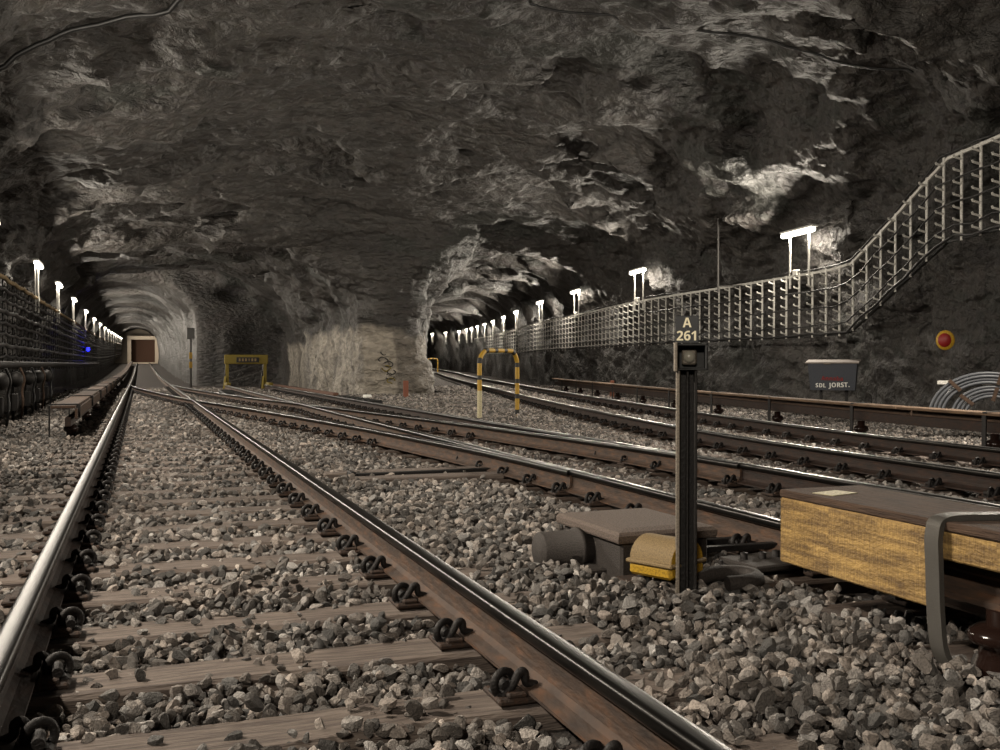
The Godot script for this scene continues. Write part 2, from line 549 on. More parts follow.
func build_rock() -> void:
	var total := NX * NY * NZ
	var f := PackedFloat32Array()
	f.resize(total)
	f.fill(1.0)
	var act := PackedByteArray()
	act.resize(total)
	var xr := PackedFloat32Array()
	var gr := PackedFloat32Array()
	for k in NZ:
		var t := T0 + k * CELL
		xr.append(lampline(minf(t, 103.0)) if t < 98.0 else lampline(98.0) + (t - 98.0) * 0.02)
		gr.append(grade(t))
	var lo := 3
	for bz in range(0, NZ, 4):
		var kz := mini(bz + 2, NZ - 1)
		var t := T0 + kz * CELL
		for bx in range(0, NX, 4):
			var x := X0 + (bx + 2) * CELL
			for by in range(0, NY, 4):
				var y := Y0 + (by + 2) * CELL
				var d := rock_base(x, y, t, xr[kz], gr[kz])
				var near := absf(d) < 2.1
				for k in range(bz, mini(bz + 4, NZ)):
					var tt := T0 + k * CELL
					for j in range(by, mini(by + 4, NY)):
						var yy := Y0 + j * CELL
						var at := (k * NY + j) * NX + bx
						for i in mini(4, NX - bx):
							if near:
								var xx := x + (i - 2) * CELL
								f[at + i] = rock_base(xx, yy, tt, xr[k], gr[k]) + rock_noise(xx, yy - gr[k], tt)
								act[at + i] = 1
							else:
								f[at + i] = d
	# surface nets
	var vid := PackedInt32Array()
	vid.resize(total)
	vid.fill(-1)
	var vs := PackedVector3Array()
	var sy := NX
	var sz := NX * NY
	var off := [0, 1, sy, sy + 1, sz, sz + 1, sz + sy, sz + sy + 1]
	var ed := [[0, 1], [2, 3], [4, 5], [6, 7], [0, 2], [1, 3], [4, 6], [5, 7], [0, 4], [1, 5], [2, 6], [3, 7]]
	var crn := [Vector3(0, 0, 0), Vector3(1, 0, 0), Vector3(0, 1, 0), Vector3(1, 1, 0), Vector3(0, 0, 1), Vector3(1, 0, 1), Vector3(0, 1, 1), Vector3(1, 1, 1)]
	for k in NZ - 1:
		for j in NY - 1:
			var row := (k * NY + j) * NX
			for i in NX - 1:
				var at := row + i
				if act[at] == 0 and act[at + sz + sy + 1] == 0: continue
				var m := 0
				if f[at] < 0: m += 1
				if f[at + 1] < 0: m += 1
				if f[at + sy] < 0: m += 1
				if f[at + sy + 1] < 0: m += 1
				if f[at + sz] < 0: m += 1
				if f[at + sz + 1] < 0: m += 1
				if f[at + sz + sy] < 0: m += 1
				if f[at + sz + sy + 1] < 0: m += 1
				if m == 0 or m == 8: continue
				var sum := Vector3.ZERO
				var n := 0
				for e in ed:
					var a: float = f[at + off[e[0]]]
					var b: float = f[at + off[e[1]]]
					if (a < 0) != (b < 0):
						sum += crn[e[0]].lerp(crn[e[1]], a / (a - b))
						n += 1
				sum /= n
				vid[at] = vs.size()
				vs.append(Vector3(X0 + (i + sum.x) * CELL, Y0 + (j + sum.y) * CELL, -(T0 + (k + sum.z) * CELL)))
	var tris := PackedInt32Array()
	for k in range(1, NZ - 1):
		for j in range(1, NY - 1):
			var row := (k * NY + j) * NX
			for i in range(1, NX - 1):
				var at := row + i
				if vid[at] < 0: continue
				var s0 := f[at] < 0
				# edges along x, y and z from this corner
				if s0 != (f[at + 1] < 0):
					quad_ids(tris, vid[at - sy - sz], vid[at - sz], vid[at], vid[at - sy], s0)
				if s0 != (f[at + sy] < 0):
					quad_ids(tris, vid[at - 1 - sz], vid[at - 1], vid[at], vid[at - sz], s0)
				if s0 != (f[at + sz] < 0):
					quad_ids(tris, vid[at - 1 - sy], vid[at - sy], vid[at], vid[at - 1], s0)
	print("rock cells ", vs.size(), " tris ", tris.size() / 3, " at ", Time.get_ticks_msec())
	# refine what stands near the camera, then push fine relief into it
	for level in 2:
		var far_t := 47.0 if level == 0 else 33.0
		var near_t := -1.0 if level == 0 else 5.0
		var out := PackedInt32Array()
		var mids := {}
		for q in range(0, tris.size(), 3):
			var a := tris[q]
			var b := tris[q + 1]
			var c := tris[q + 2]
			var tt := -(vs[a].z + vs[b].z + vs[c].z) / 3.0
			if tt > far_t or tt < near_t or vs[a].y < -0.2:
				out.append(a); out.append(b); out.append(c)
				continue
			var e := [0, 0, 0]
			var pr := [[a, b], [b, c], [c, a]]
			for w in 3:
				var lo_i: int = mini(pr[w][0], pr[w][1])
				var hi_i: int = maxi(pr[w][0], pr[w][1])
				var key := lo_i * 4194304 + hi_i
				if mids.has(key): e[w] = mids[key]
				else:
					e[w] = vs.size()
					mids[key] = e[w]
					vs.append((vs[lo_i] + vs[hi_i]) * 0.5)
			out.append_array(PackedInt32Array([a, e[0], e[2], e[0], b, e[1], e[2], e[1], c, e[0], e[1], e[2]]))
		tris = out
	var nrm := vertex_normals(vs, tris)
	var fine: FastNoiseLite = nz.fine
	var grit: FastNoiseLite = nz.grit
	var cell: FastNoiseLite = nz.cell
	for v in vs.size():
		var p := vs[v]
		var t := -p.z
		var amp := clampf((46.0 - t) / 6.0, 0, 1) * clampf((t + 0.5) / 3.0, 0, 1) * clampf((p.y + 0.2) / 0.3, 0, 1)
		if amp <= 0.0: continue
		var amp2 := clampf((32.0 - t) / 4.0, 0, 1) * clampf((t - 5.5) / 3.0, 0, 1)
		var d := fine.get_noise_3d(p.x * 0.5, p.y * 1.5, p.z * 1.0) * 0.15 * amp
		d += grit.get_noise_3d(p.x * 0.5, p.y, p.z * 0.5) * 0.040 * amp * amp2
		if p.x > 8.5 and p.y < 2.6 and t < 31.0:
			d += cell.get_noise_3d(p.x, p.y * 1.3, p.z) * 0.20 * amp * amp2 * clampf((2.6 - p.y) / 0.5, 0, 1)
		vs[v] = p - nrm[v] * d
	nrm = vertex_normals(vs, tris)
	var cols := PackedColorArray()
	cols.resize(vs.size())
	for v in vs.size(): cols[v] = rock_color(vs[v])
	print("rock verts ", vs.size(), " tris ", tris.size() / 3, " at ", Time.get_ticks_msec())
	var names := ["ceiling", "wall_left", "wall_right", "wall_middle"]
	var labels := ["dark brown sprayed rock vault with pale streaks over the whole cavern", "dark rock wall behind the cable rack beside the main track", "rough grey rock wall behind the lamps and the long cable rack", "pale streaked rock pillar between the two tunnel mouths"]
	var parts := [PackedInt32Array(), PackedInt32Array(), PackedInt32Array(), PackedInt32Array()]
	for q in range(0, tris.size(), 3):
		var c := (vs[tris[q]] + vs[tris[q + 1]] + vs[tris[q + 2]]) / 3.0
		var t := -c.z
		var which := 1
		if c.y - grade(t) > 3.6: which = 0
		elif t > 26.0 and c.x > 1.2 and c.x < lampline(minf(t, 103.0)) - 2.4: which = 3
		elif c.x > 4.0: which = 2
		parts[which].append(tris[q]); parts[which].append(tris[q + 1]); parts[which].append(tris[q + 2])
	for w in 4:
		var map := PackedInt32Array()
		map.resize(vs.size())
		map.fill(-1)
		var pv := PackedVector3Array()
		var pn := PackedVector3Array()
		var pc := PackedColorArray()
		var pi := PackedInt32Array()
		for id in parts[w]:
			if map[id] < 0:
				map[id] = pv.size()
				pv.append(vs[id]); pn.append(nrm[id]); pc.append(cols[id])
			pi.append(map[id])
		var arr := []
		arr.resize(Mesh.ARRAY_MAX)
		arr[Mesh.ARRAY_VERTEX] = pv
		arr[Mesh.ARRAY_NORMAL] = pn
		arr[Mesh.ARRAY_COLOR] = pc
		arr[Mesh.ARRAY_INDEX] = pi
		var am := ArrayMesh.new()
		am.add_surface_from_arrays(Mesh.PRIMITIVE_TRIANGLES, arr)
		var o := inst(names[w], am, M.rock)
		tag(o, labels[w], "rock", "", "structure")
	print("rock done ", Time.get_ticks_msec())

func quad_ids(tris: PackedInt32Array, a: int, b: int, c: int, d: int, flip: bool) -> void:
	if a < 0 or b < 0 or c < 0 or d < 0: return
	if flip: tris.append_array(PackedInt32Array([a, c, b, a, d, c]))
	else: tris.append_array(PackedInt32Array([a, b, c, a, c, d]))

# normals point into the open space (clockwise front faces)
func vertex_normals(vs: PackedVector3Array, tris: PackedInt32Array) -> PackedVector3Array:
	var n := PackedVector3Array()
	n.resize(vs.size())
	for q in range(0, tris.size(), 3):
		var a := vs[tris[q]]
		var fn := (vs[tris[q + 2]] - a).cross(vs[tris[q + 1]] - a)
		n[tris[q]] += fn
		n[tris[q + 1]] += fn
		n[tris[q + 2]] += fn
	for i in n.size(): n[i] = n[i].normalized()
	return n

# height of the vault above a point of the ground
func vault_y(x: float, t: float) -> float:
	var y := 2.6
	while y < 7.4 and rock_base(x, y, t, lampline(t), grade(t)) + rock_noise(x, y - grade(t), t) < 0.0: y += 0.02
	return y

# distance ahead at which the pillar's face stands
func pillar_front(x: float, y: float) -> float:
	var t := 22.0
	while t < 34.0 and rock_base(x, y, t, lampline(t), 0.0) + rock_noise(x, y, t) < 0.0: t += 0.02
	return t

func on_vault(spots: Array, gap: float) -> PackedVector3Array:
	var flat := []
	for p in spots: flat.append(Vector3(p.x, 0, -p.y))
	var out := smooth_path(flat, 6)
	var ys := []
	for p in out: ys.append(vault_y(p.x, -p.z))
	for i in out.size():
		var sum := 0.0
		var n := 0
		for k in range(maxi(0, i - 5), mini(ys.size(), i + 6)):
			sum += ys[k]
			n += 1
		out[i].y = minf(sum / n, ys[i]) * 0.5 + sum / n * 0.5 - gap
	return out

func build_floor() -> void:
	var st := mb()
	st.set_smooth_group(0)
	var ts := []
	var t := -9.5
	while t < 152.0:
		ts.append(t)
		t += 0.5 if t < 30.0 else 1.5
	var gn: FastNoiseLite = nz.ground
	for k in ts.size() - 1:
		for i in 68:
			var p := []
			for e in [[0, 0], [1, 0], [1, 1], [0, 1]]:
				var x: float = -4.0 + (i + e[0]) * 0.52
				var tt: float = ts[k + e[1]]
				p.append(V(x, grade(tt) + floor_y(x, tt, gn) - (0.055 if tt < 44.0 else 0.02), tt))
			quad(st, p[3], p[2], p[1], p[0])
	var o := obj("floor", st, M.gravel)
	tag(o, "brown gravel bed under the loose ballast of all tracks", "ground", "", "structure")

func floor_y(x: float, t: float, gn: FastNoiseLite) -> float:
	return gn.get_noise_2d(x, t) * 0.025 - 0.02

# ==================================================================== tracks
func rail_outlines() -> Array:
	var head := [Vector2(-0.030, 0.148), Vector2(-0.0355, 0.156), Vector2(-0.0360, 0.176), Vector2(-0.0335, 0.1835), Vector2(-0.0275, 0.1882), Vector2(-0.0150, 0.1905), Vector2(0.0, 0.1910)]
	var full := head.duplicate()
	for i in range(head.size() - 2, -1, -1): full.append(Vector2(-head[i].x, head[i].y))
	var web := [Vector2(-0.070, 0.026), Vector2(-0.070, 0.036), Vector2(-0.030, 0.048), Vector2(-0.012, 0.062), Vector2(-0.0085, 0.085), Vector2(-0.0085, 0.125), Vector2(-0.012, 0.143), Vector2(-0.028, 0.150)]
	var wfull := web.duplicate()
	for i in range(web.size() - 1, -1, -1): wfull.append(Vector2(-web[i].x, web[i].y))
	return [full, wfull]

func stations(which: String, t0: float, t1: float, step: float, dy := 0.0) -> Array:
	var out := []
	var n := maxi(1, int(ceil((t1 - t0) / step)))
	for i in n + 1:
		var t := t0 + (t1 - t0) * i / n
		var x := rail_x(which, t)
		var sl := (rail_x(which, t + 0.1) - rail_x(which, t - 0.1)) / 0.2
		out.append([V(x, grade(t) + dy, t), Vector3(1, 0, sl).normalized()])
	return out

var clip_mesh: Mesh
var plate_mesh: Mesh

func make_clip() -> void:
	# bent spring rod: a loop standing beside the rail foot, a bar back through it and a toe resting on the foot (rail towards +x)
	var st := mb()
	var ring := PackedVector3Array()
	for k in 17:
		var a := TAU * k / 16.0 - 0.6
		ring.append(Vector3(-0.046 + 0.034 * cos(a), 0.050 + 0.036 * sin(a), 0.010 - 0.014 * cos(a)))
	tube(st, ring, 0.0125, 8)
	tube(st, smooth_path([Vector3(-0.060, 0.012, 0.030), Vector3(-0.028, 0.048, 0.034), Vector3(-0.006, 0.082, 0.032), Vector3(0.012, 0.082, 0.030), Vector3(0.018, 0.052, 0.028), Vector3(0.050, 0.040, 0.026)], 4), 0.0135, 8)
	tube(st, PackedVector3Array([Vector3(-0.048, 0.046, -0.045), Vector3(-0.042, 0.046, 0.030)]), 0.017, 9)
	box(st, Vector3(-0.045, 0.016, 0.0), Vector3(0.07, 0.030, 0.075), Basis.IDENTITY, 0.008)
	box(st, Vector3(0.048, 0.040, 0.024), Vector3(0.045, 0.012, 0.022), Basis.IDENTITY, 0.004)
	clip_mesh = fin(st)
	var sp := mb()
	box(sp, Vector3(0, 0.012, 0), Vector3(0.33, 0.020, 0.15), Basis.IDENTITY, 0.006)
	box(sp, Vector3(-0.105, 0.028, 0), Vector3(0.06, 0.016, 0.14), Basis.IDENTITY, 0.005)
	box(sp, Vector3(0.105, 0.028, 0), Vector3(0.06, 0.016, 0.14), Basis.IDENTITY, 0.005)
	plate_mesh = fin(sp)

func make_rail(which: String, label: String, t0: float, t1: float, clips_from: float, clips_to: float, first: float, pitch: float, right_to: float, rust: Material, dy := 0.0, left_clips := true, steel: Material = null) -> Node3D:
	var o := thing("steel_rail", label, "rail")
	var out := rail_outlines()
	var a := mb()
	var step := 0.9 if which in ["cross_l", "cross_r", "far_l", "far_r"] else 3.0
	sweep(a, out[0], stations(which, t0, t1, step, dy), true)
	obj("rail_head", a, steel if steel else M.rail_steel, o)
	var b := mb()
	sweep(b, out[1], stations(which, t0, t1, step, dy), false)
	obj("rail_web", b, rust, o)
	var t := first
	while t < clips_from: t += pitch
	while t < clips_to:
		var x := rail_x(which, t)
		var sl := (rail_x(which, t + 0.1) - rail_x(which, t - 0.1)) / 0.2
		var turn := Basis(Vector3.UP, -atan(sl))
		var jig := rng.randf_range(-0.05, 0.05)
		inst("base_plate", plate_mesh, M.plate_rust, o, Transform3D(turn, V(x, grade(t), t)))
		if left_clips:
			inst("rail_clip", clip_mesh, M.clip_iron, o, Transform3D(turn * Basis(Vector3.UP, jig), V(x, grade(t), t) + turn * Vector3(-0.082, 0, 0)))
		if t < right_to:
			inst("rail_clip", clip_mesh, M.clip_iron, o, Transform3D(turn * Basis(Vector3.UP, PI + jig), V(x, grade(t), t) + turn * Vector3(0.082, 0, 0)))
		t += pitch
	return o

func build_tracks() -> void:
	make_clip()
	# rails
	make_rail("main_l", "straight polished rail at the left edge of the main track", -1.5, 143.0, 1.4, 42.0, 1.52, 0.6, 42.0, M.rail_dark, 0.0, false, M.rail_steel_dark)
	make_rail("main_r", "long polished rail with rusty web running out of the bottom edge of the picture", -1.5, 143.0, 1.4, 42.0, 1.52, 0.6, 8.0, M.rail_rust)
	make_rail("side_l", "rusty rail behind the point machine and the number post", 1.0, 39.2, 1.6, 36.0, 0.25, 0.6, 0.0, M.rail_rust)
	make_rail("side_r", "dark shiny rail between the wooden box and the third track", 1.0, 39.2, 1.6, 36.0, 0.25, 0.6, 12.0, M.rail_dark)
	make_rail("cross_l", "curved crossover rail meeting the main track at its left rail", 6.8, 41.5, 11.5, 37.0, 0.25, 0.6, 0.0, M.rail_rust, -0.002)
	make_rail("cross_r", "curved crossover rail running past the buffer stop to the main track", 6.8, 41.5, 12.0, 37.0, 0.25, 0.6, 0.0, M.rail_rust, -0.002)
	make_rail("far_l", "rusty curved rail of the third track, the one closer to the yellow hoop", 1.5, 104.0, 4.5, 40.0, 0.1, 0.6, 0.0, M.rail_dark)
	make_rail("far_r", "rusty curved rail of the third track, beside its raised conductor rail", 1.5, 104.0, 4.5, 40.0, 0.1, 0.6, 0.0, M.rail_dark)
	# fishplate joint on the dark rail
	var fj := thing("rail_joint", "bolted fishplate joint in the dark rail behind the point machine", "fishplate")
	var fp := mb()
	box(fp, V(SIDE_R - 0.022, 0.10, 9.1), Vector3(0.022, 0.085, 0.6), Basis.IDENTITY, 0.008)
	obj("fishplate", fp, M.rail_rust, fj)
	for k in 4:
		var bo := mb()
		lathe(bo, [Vector2(0, 0.03), Vector2(0.022, 0.028), Vector2(0.022, 0.0), Vector2(0, 0)], 6, Transform3D(Basis(Vector3.BACK, PI / 2), V(SIDE_R - 0.033, 0.10, 8.9 + k * 0.14)))
		obj("bolt", bo, M.clip_iron, fj)
	# spacer blocks bolted between the meeting rails
	for e in [[9.6, 0], [10.6, 0], [11.6, 0], [10.0, 1]]:
		var st := mb()
		var xx: float = rail_x("side_l" if e[1] == 0 else "side_r", e[0]) - shift(e[0]) * 0.5
		box(st, V(xx, 0.10, e[0]), Vector3(shift(e[0]), 0.06, 0.22), Basis.IDENTITY, 0.01)
		var s := obj("rail_spacer", st, M.clip_iron)
		tag(s, "small iron spacer bolted between the two meeting rails of the crossover", "spacer", "rail spacers of the crossover")
	# sleepers
	var variants := []
	for v in 5:
		variants.append([sleeper_mesh(2.56, 0.235 + rng.randf() * 0.02, 200 + v), sleeper_mesh(2.6, 0.24, 300 + v)])
	var k := 0
	var t := 2.12
	var count := -1
	while t < 44.0:
		var turn := Basis(Vector3.UP, rng.randf_range(-0.012, 0.012))
		var s := inst("wooden_sleeper", variants[k % 5][0], M.sleeper_wood, self, Transform3D(turn, V(0.36 + rng.randf_range(-0.03, 0.03), rng.randf_range(-0.006, 0.0), t)))
		var lb := "weathered wooden sleeper farther along the main track, one of the distant ones"
		if count < 0: lb = "weathered wooden sleeper of the main track just below the edge of the picture"
		elif count < 20: lb = "weathered wooden sleeper of the main track, %s up from the bottom of the picture" % ORD[count]
		count += 1
		tag(s, lb, "sleeper", "sleepers of the main track")
		t += 0.6
		k += 1
	t = 1.45
	while t < 38.0:
		var turn := Basis(Vector3.UP, rng.randf_range(-0.012, 0.012))
		var wide := 1.0
		var cx := 3.83 - shift(t) * 0.5 * (1.0 if t < 24.0 else 0.0)
		if t > 12.0 and t < 24.0: wide = 1.35
		if t >= 24.0: cx = 4.0
		var s := inst("wooden_sleeper", variants[k % 5][1], M.sleeper_wood_dark, self, Transform3D(turn * Basis.from_scale(Vector3(wide, 1, 1)), V(cx + rng.randf_range(-0.04, 0.04), rng.randf_range(-0.006, 0.0), t)))
		tag(s, "dark wooden sleeper lying across under the buffer stop track", "sleeper", "sleepers of the buffer stop track")
		t += 0.6
		k += 1
	t = 4.3
	while t < 42.0:
		var sl := (ip(TRACK3, t + 0.1) - ip(TRACK3, t - 0.1)) / 0.2
		var s := inst("wooden_sleeper", variants[k % 5][1], M.sleeper_wood, self, Transform3D(Basis(Vector3.UP, -atan(sl)), V(ip(TRACK3, t), -0.004, t)))
		tag(s, "brown wooden sleeper lying across under the third, curved track", "sleeper", "sleepers of the third track")
		t += 0.6
		k += 1
	for e in [[8.62, 1.5, "upper"], [8.12, 1.65, "lower"]]:
		var st := mb()
		bar(st, V(e[1], -0.035, e[0]), V(2.96, -0.035, e[0] - 0.03), 0.24, 0.15, Vector3.UP, 0.012)
		var s := obj("long_bearer", st, M.sleeper_wood)
		tag(s, "long pale wooden bearer pointing at the crossover rails, the %s of two" % ("farther" if e[2] == "upper" else "closer"), "bearer")
	var ch := thing("switch_channel", "dark steel channel lying on ballast beside two long bearers", "channel")
	var cs := mb()
	box(cs, V(2.35, 0.03, 8.38), Vector3(1.3, 0.04, 0.08), Basis(Vector3.UP, 0.05), 0.008)
	obj("channel_body", cs, M.steel_dark, ch)
	var cb := mb()
	box(cb, V(1.70, 0.035, 8.36), Vector3(0.05, 0.07, 0.15), Basis(Vector3.UP, 0.05), 0.008)
	obj("end_plate", cb, M.clip_iron, ch)
	# dark blocks in a row beside the rust-red beam and at the crossover
	for e in [[5.05, 22.2, 0.62, 7, "beside the rust-red beam"], [2.45, 30.0, 0.62, 6, "in front of the buffer stop"]]:
		var rb := thing("rail_anchor_row", "short row of dark iron blocks %s" % e[4], "rail anchor")
		for i in e[3]:
			var st := mb()
			box(st, V(e[0] - (0.0 if e[0] > 4 else -0.02 * i), 0.06, e[1] + i * e[2]), Vector3(0.34, 0.20, 0.26), Basis.IDENTITY, 0.03)
			obj("iron_block", st, M.black_paint, rb)

func sleeper_mesh(l: float, w: float, sd: int) -> Mesh:
	var r := RandomNumberGenerator.new()
	r.seed = sd
	var st := mb()
	st.set_smooth_group(-1)
	var n := 9
	var rows := []
	for i in n:
		var x := -l * 0.5 + l * i / (n - 1)
		var wz := w * 0.5 + r.randf_range(-0.006, 0.006)
		var wn := w * 0.5 + r.randf_range(-0.006, 0.006)
		var yy := r.randf_range(-0.006, 0.0)
		rows.append([Vector3(x, -0.16, wz), Vector3(x, yy - 0.014, wz), Vector3(x, yy, wz - 0.014), Vector3(x, yy + r.randf_range(-0.004, 0.002), 0), Vector3(x, yy, -wn + 0.014), Vector3(x, yy - 0.014, -wn), Vector3(x, -0.16, -wn)])
	for i in n - 1:
		for k in 6:
			quad(st, rows[i][k], rows[i][k + 1], rows[i + 1][k + 1], rows[i + 1][k])
	for k in range(1, 6):
		tri(st, rows[0][0], rows[0][k + 1], rows[0][k])
		tri(st, rows[n - 1][0], rows[n - 1][k], rows[n - 1][k + 1])
	return fin(st)

# ==================================================================== ballast
func stone_mesh(sd: int, fine_mesh: bool) -> ArrayMesh:
	var r := RandomNumberGenerator.new()
	r.seed = sd
	var ph := (1.0 + sqrt(5.0)) / 2.0
	var v := []
	for e in [[-1, ph, 0], [1, ph, 0], [-1, -ph, 0], [1, -ph, 0], [0, -1, ph], [0, 1, ph], [0, -1, -ph], [0, 1, -ph], [ph, 0, -1], [ph, 0, 1], [-ph, 0, -1], [-ph, 0, 1]]:
		v.append(Vector3(e[0], e[1], e[2]).normalized())
	var fs := [[0, 11, 5], [0, 5, 1], [0, 1, 7], [0, 7, 10], [0, 10, 11], [1, 5, 9], [5, 11, 4], [11, 10, 2], [10, 7, 6], [7, 1, 8], [3, 9, 4], [3, 4, 2], [3, 2, 6], [3, 6, 8], [3, 8, 9], [4, 9, 5], [2, 4, 11], [6, 2, 10], [8, 6, 7], [9, 8, 1]]
	if fine_mesh:
		var mids := {}
		var out := []
		for f in fs:
			var e := []
			for w in 3:
				var a: int = f[w]
				var b: int = f[(w + 1) % 3]
				var key := Vector2i(mini(a, b), maxi(a, b))
				if not mids.has(key):
					mids[key] = v.size()
					v.append(((v[a] + v[b]) * 0.5).normalized())
				e.append(mids[key])
			out.append_array([[f[0], e[0], e[2]], [e[0], f[1], e[1]], [e[2], e[1], f[2]], [e[0], e[1], e[2]]])
		fs = out
	var sc := Vector3(r.randf_range(1.0, 1.4), r.randf_range(0.75, 1.0), r.randf_range(0.8, 1.1))
	var planes := []
	for k in 8:
		planes.append([Vector3(r.randfn(), r.randfn(), r.randfn()).normalized(), r.randf_range(0.34, 0.72)])
	for i in v.size():
		var p: Vector3 = v[i] * r.randf_range(0.95, 1.12)
		for pl in planes:
			var d: float = p.dot(pl[0]) - pl[1]
			if d > 0: p -= pl[0] * d
		v[i] = p * sc
	var st := mb()
	st.set_smooth_group(-1)
	for f in fs: tri(st, v[f[0]], v[f[2]], v[f[1]])
	return fin(st)

var rail_names := ["main_l", "main_r", "side_l", "side_r", "cross_l", "cross_r", "far_l", "far_r"]

func build_ballast() -> void:
	var r := RandomNumberGenerator.new()
	r.seed = 909
	var meshes := []
	for k in 8: meshes.append(stone_mesh(500 + k, k < 5))
	var bufs := []
	var colb := []
	for k in 8:
		bufs.append([]); colb.append([])
	var near := []
	var gn: FastNoiseLite = nz.ground
	var cn: FastNoiseLite = nz.cover
	# zones: t from, t to, spacing, x from, x to, layers
	var zones := [[0.9, 4.6, 0.044, -2.3, 5.6, 2], [4.6, 9.0, 0.048, -2.5, 8.2, 2], [9.0, 16.0, 0.056, -2.6, 11.8, 1], [16.0, 27.0, 0.072, -2.6, 14.4, 1], [27.0, 42.0, 0.10, -2.6, 17.0, 1]]
	var forward := Vector3(sin(0.3504), 0, -cos(0.3504))
	var side := Vector3(cos(0.3504), 0, sin(0.3504))
	for zn in zones:
		var sp: float = zn[2]
		var t: float = zn[0]
		while t < zn[1]:
			var rx := []
			for w in rail_names: rx.append(rail_x(w, t))
			var in_main := absf(fposmod(t - 1.52 + 0.3, 0.6) - 0.3)
			var in_side := absf(fposmod(t - 0.25 + 0.3, 0.6) - 0.3)
			var in_far := absf(fposmod(t - 0.1 + 0.3, 0.6) - 0.3)
			var c3 := ip(TRACK3, t)
			var xmax := minf(zn[4], lampline(t) + 0.9)
			var x: float = zn[3]
			while x < xmax:
				x += sp
				# well outside the picture and a step to either side of it
				var dep := Vector3(x, 0, -t).dot(forward)
				var lat := Vector3(x, 0, -t).dot(side)
				if dep < 0.6 or absf(lat) > dep * 0.62 + 1.6: continue
				if x > 5.0 and x < 10.0 and t > 31.0: continue
				for layer in zn[5]:
					var px := x + r.randf_range(-0.5, 0.5) * sp * 1.2
					var pt := t + r.randf_range(-0.5, 0.5) * sp * 1.2
					var size := sp * r.randf_range(0.36, 0.86) * (1.0 if layer == 0 else 0.9)
					if r.randf() < 0.08: size *= 1.35
					var y := floor_y(px, pt, gn) + r.randf_range(-0.022, 0.012) - (0.03 if layer == 1 else 0.0)
					var cov := cn.get_noise_2d(px * 1.5, pt * 1.5)
					if px > 1.35 and px < 2.75 and pt < 9.0: y += 0.03 * clampf((px - 1.35) * 3.0, 0, 1)
					# open sleepers
					var drop := false
					var on_edge := 0.105 + cov * 0.05
					if px > -0.93 and px < 1.68 and in_main < on_edge:
						var keep := 0.03
						if px < 0.05: keep = 0.12 + clampf(cov * 1.2, 0, 0.5)
						elif px > 1.62: keep = 0.9
						elif px > 1.25: keep = 0.3 if pt < 6.0 else 0.7
						elif cov > 0.28: keep = 0.55
						drop = r.randf() > keep
						y += 0.02
					elif px > 2.5 and px < 5.2 and in_side < on_edge:
						drop = pt < 5.0 or r.randf() > 0.06 + clampf(cov, 0, 0.5)
					elif absf(px - c3) < 1.3 and in_far < on_edge * 0.9:
						drop = r.randf() > 0.1 + clampf(cov, 0, 0.5)
					elif absf(px - 2.4) < 0.9 and absf(pt - 8.33) < 0.40:
						drop = r.randf() > 0.15
					if drop: continue
					for q in rx:
						var dx: float = absf(px - q)
						if dx < 0.052 + size * 0.6:
							drop = true
							break
						if dx < 0.22: y -= 0.018
					if drop: continue
					if px > 1.98 and px < 2.62 and pt > 3.98 and pt < 4.9: continue
					var k := r.randi() % (8 if sp > 0.05 else 5)
					if sp > 0.05: k = 5 + k % 3
					var b := Basis(Vector3(r.randfn(), r.randfn(), r.randfn()).normalized(), r.randf() * TAU).scaled(Vector3.ONE * size * (0.84 if sp < 0.05 else 0.8))
					var tone := r.randf()
					var v := 0.085 + 0.38 * tone * tone + (0.26 if r.randf() < 0.11 else 0.0)
					var warm := r.randf_range(0.0, 1.0)
					v *= 1.0 + nz.patch.get_noise_2d(px * 4.0, pt * 4.0) * 0.35
					if cov > 0.15: warm = minf(1.0, warm + 0.4)
					var c := Color(v * lerpf(1.0, 1.08, warm), v * lerpf(0.95, 0.92, warm), v * lerpf(0.90, 0.80, warm))
					var xf := Transform3D(b, V(px, y + size * 0.25, pt))
					if zn[0] < 1.0 and layer == 0 and absf(lat) < dep * 0.5 and dep > 2.2:
						near.append([dep / size, k, xf, c])
					else:
						bufs[k].append(xf); colb[k].append(c)
			t += sp
	# the stones that show largest are things of their own
	near.sort_custom(func(a, b): return a[0] < b[0])
	var mats := {}
	var chosen := []
	for i in near.size():
		var e: Array = near[i]
		var apart: bool = chosen.size() < 300 and (fposmod(-e[2].origin.z - 1.52 + 0.3, 0.6) - 0.3 < -0.17 or fposmod(-e[2].origin.z - 1.52 + 0.3, 0.6) - 0.3 > 0.17 or e[2].origin.x > 1.8) and not (e[2].origin.x > 1.72 and -e[2].origin.z > 2.9) and e[2].origin.x < 2.3
		if apart:
			var reach: float = e[2].basis.x.length() * 1.15
			for c in chosen:
				if c[0].distance_to(e[2].origin) < reach + c[1]:
					apart = false
					break
			if apart: chosen.append([e[2].origin, reach])
		if apart:
			var step := int(e[3].r * 40.0)
			if not mats.has(step):
				var m: StandardMaterial3D = M.stone.duplicate()
				m.vertex_color_use_as_albedo = false
				m.albedo_color = e[3].linear_to_srgb()
				mats[step] = m
			var s := inst("ballast_stone", meshes[e[1]], mats[step], self, e[2])
			tag(s, "angular grey-brown crushed stone in the ballast along the bottom of the picture", "stone", "largest ballast stones along the bottom")
		else:
			bufs[e[1]].append(e[2]); colb[e[1]].append(e[3])
	var root := thing("ballast", "crushed grey-brown stone ballast heaped between and beside all the rails", "gravel")
	root.set_meta("kind", "stuff")
	var total := 0
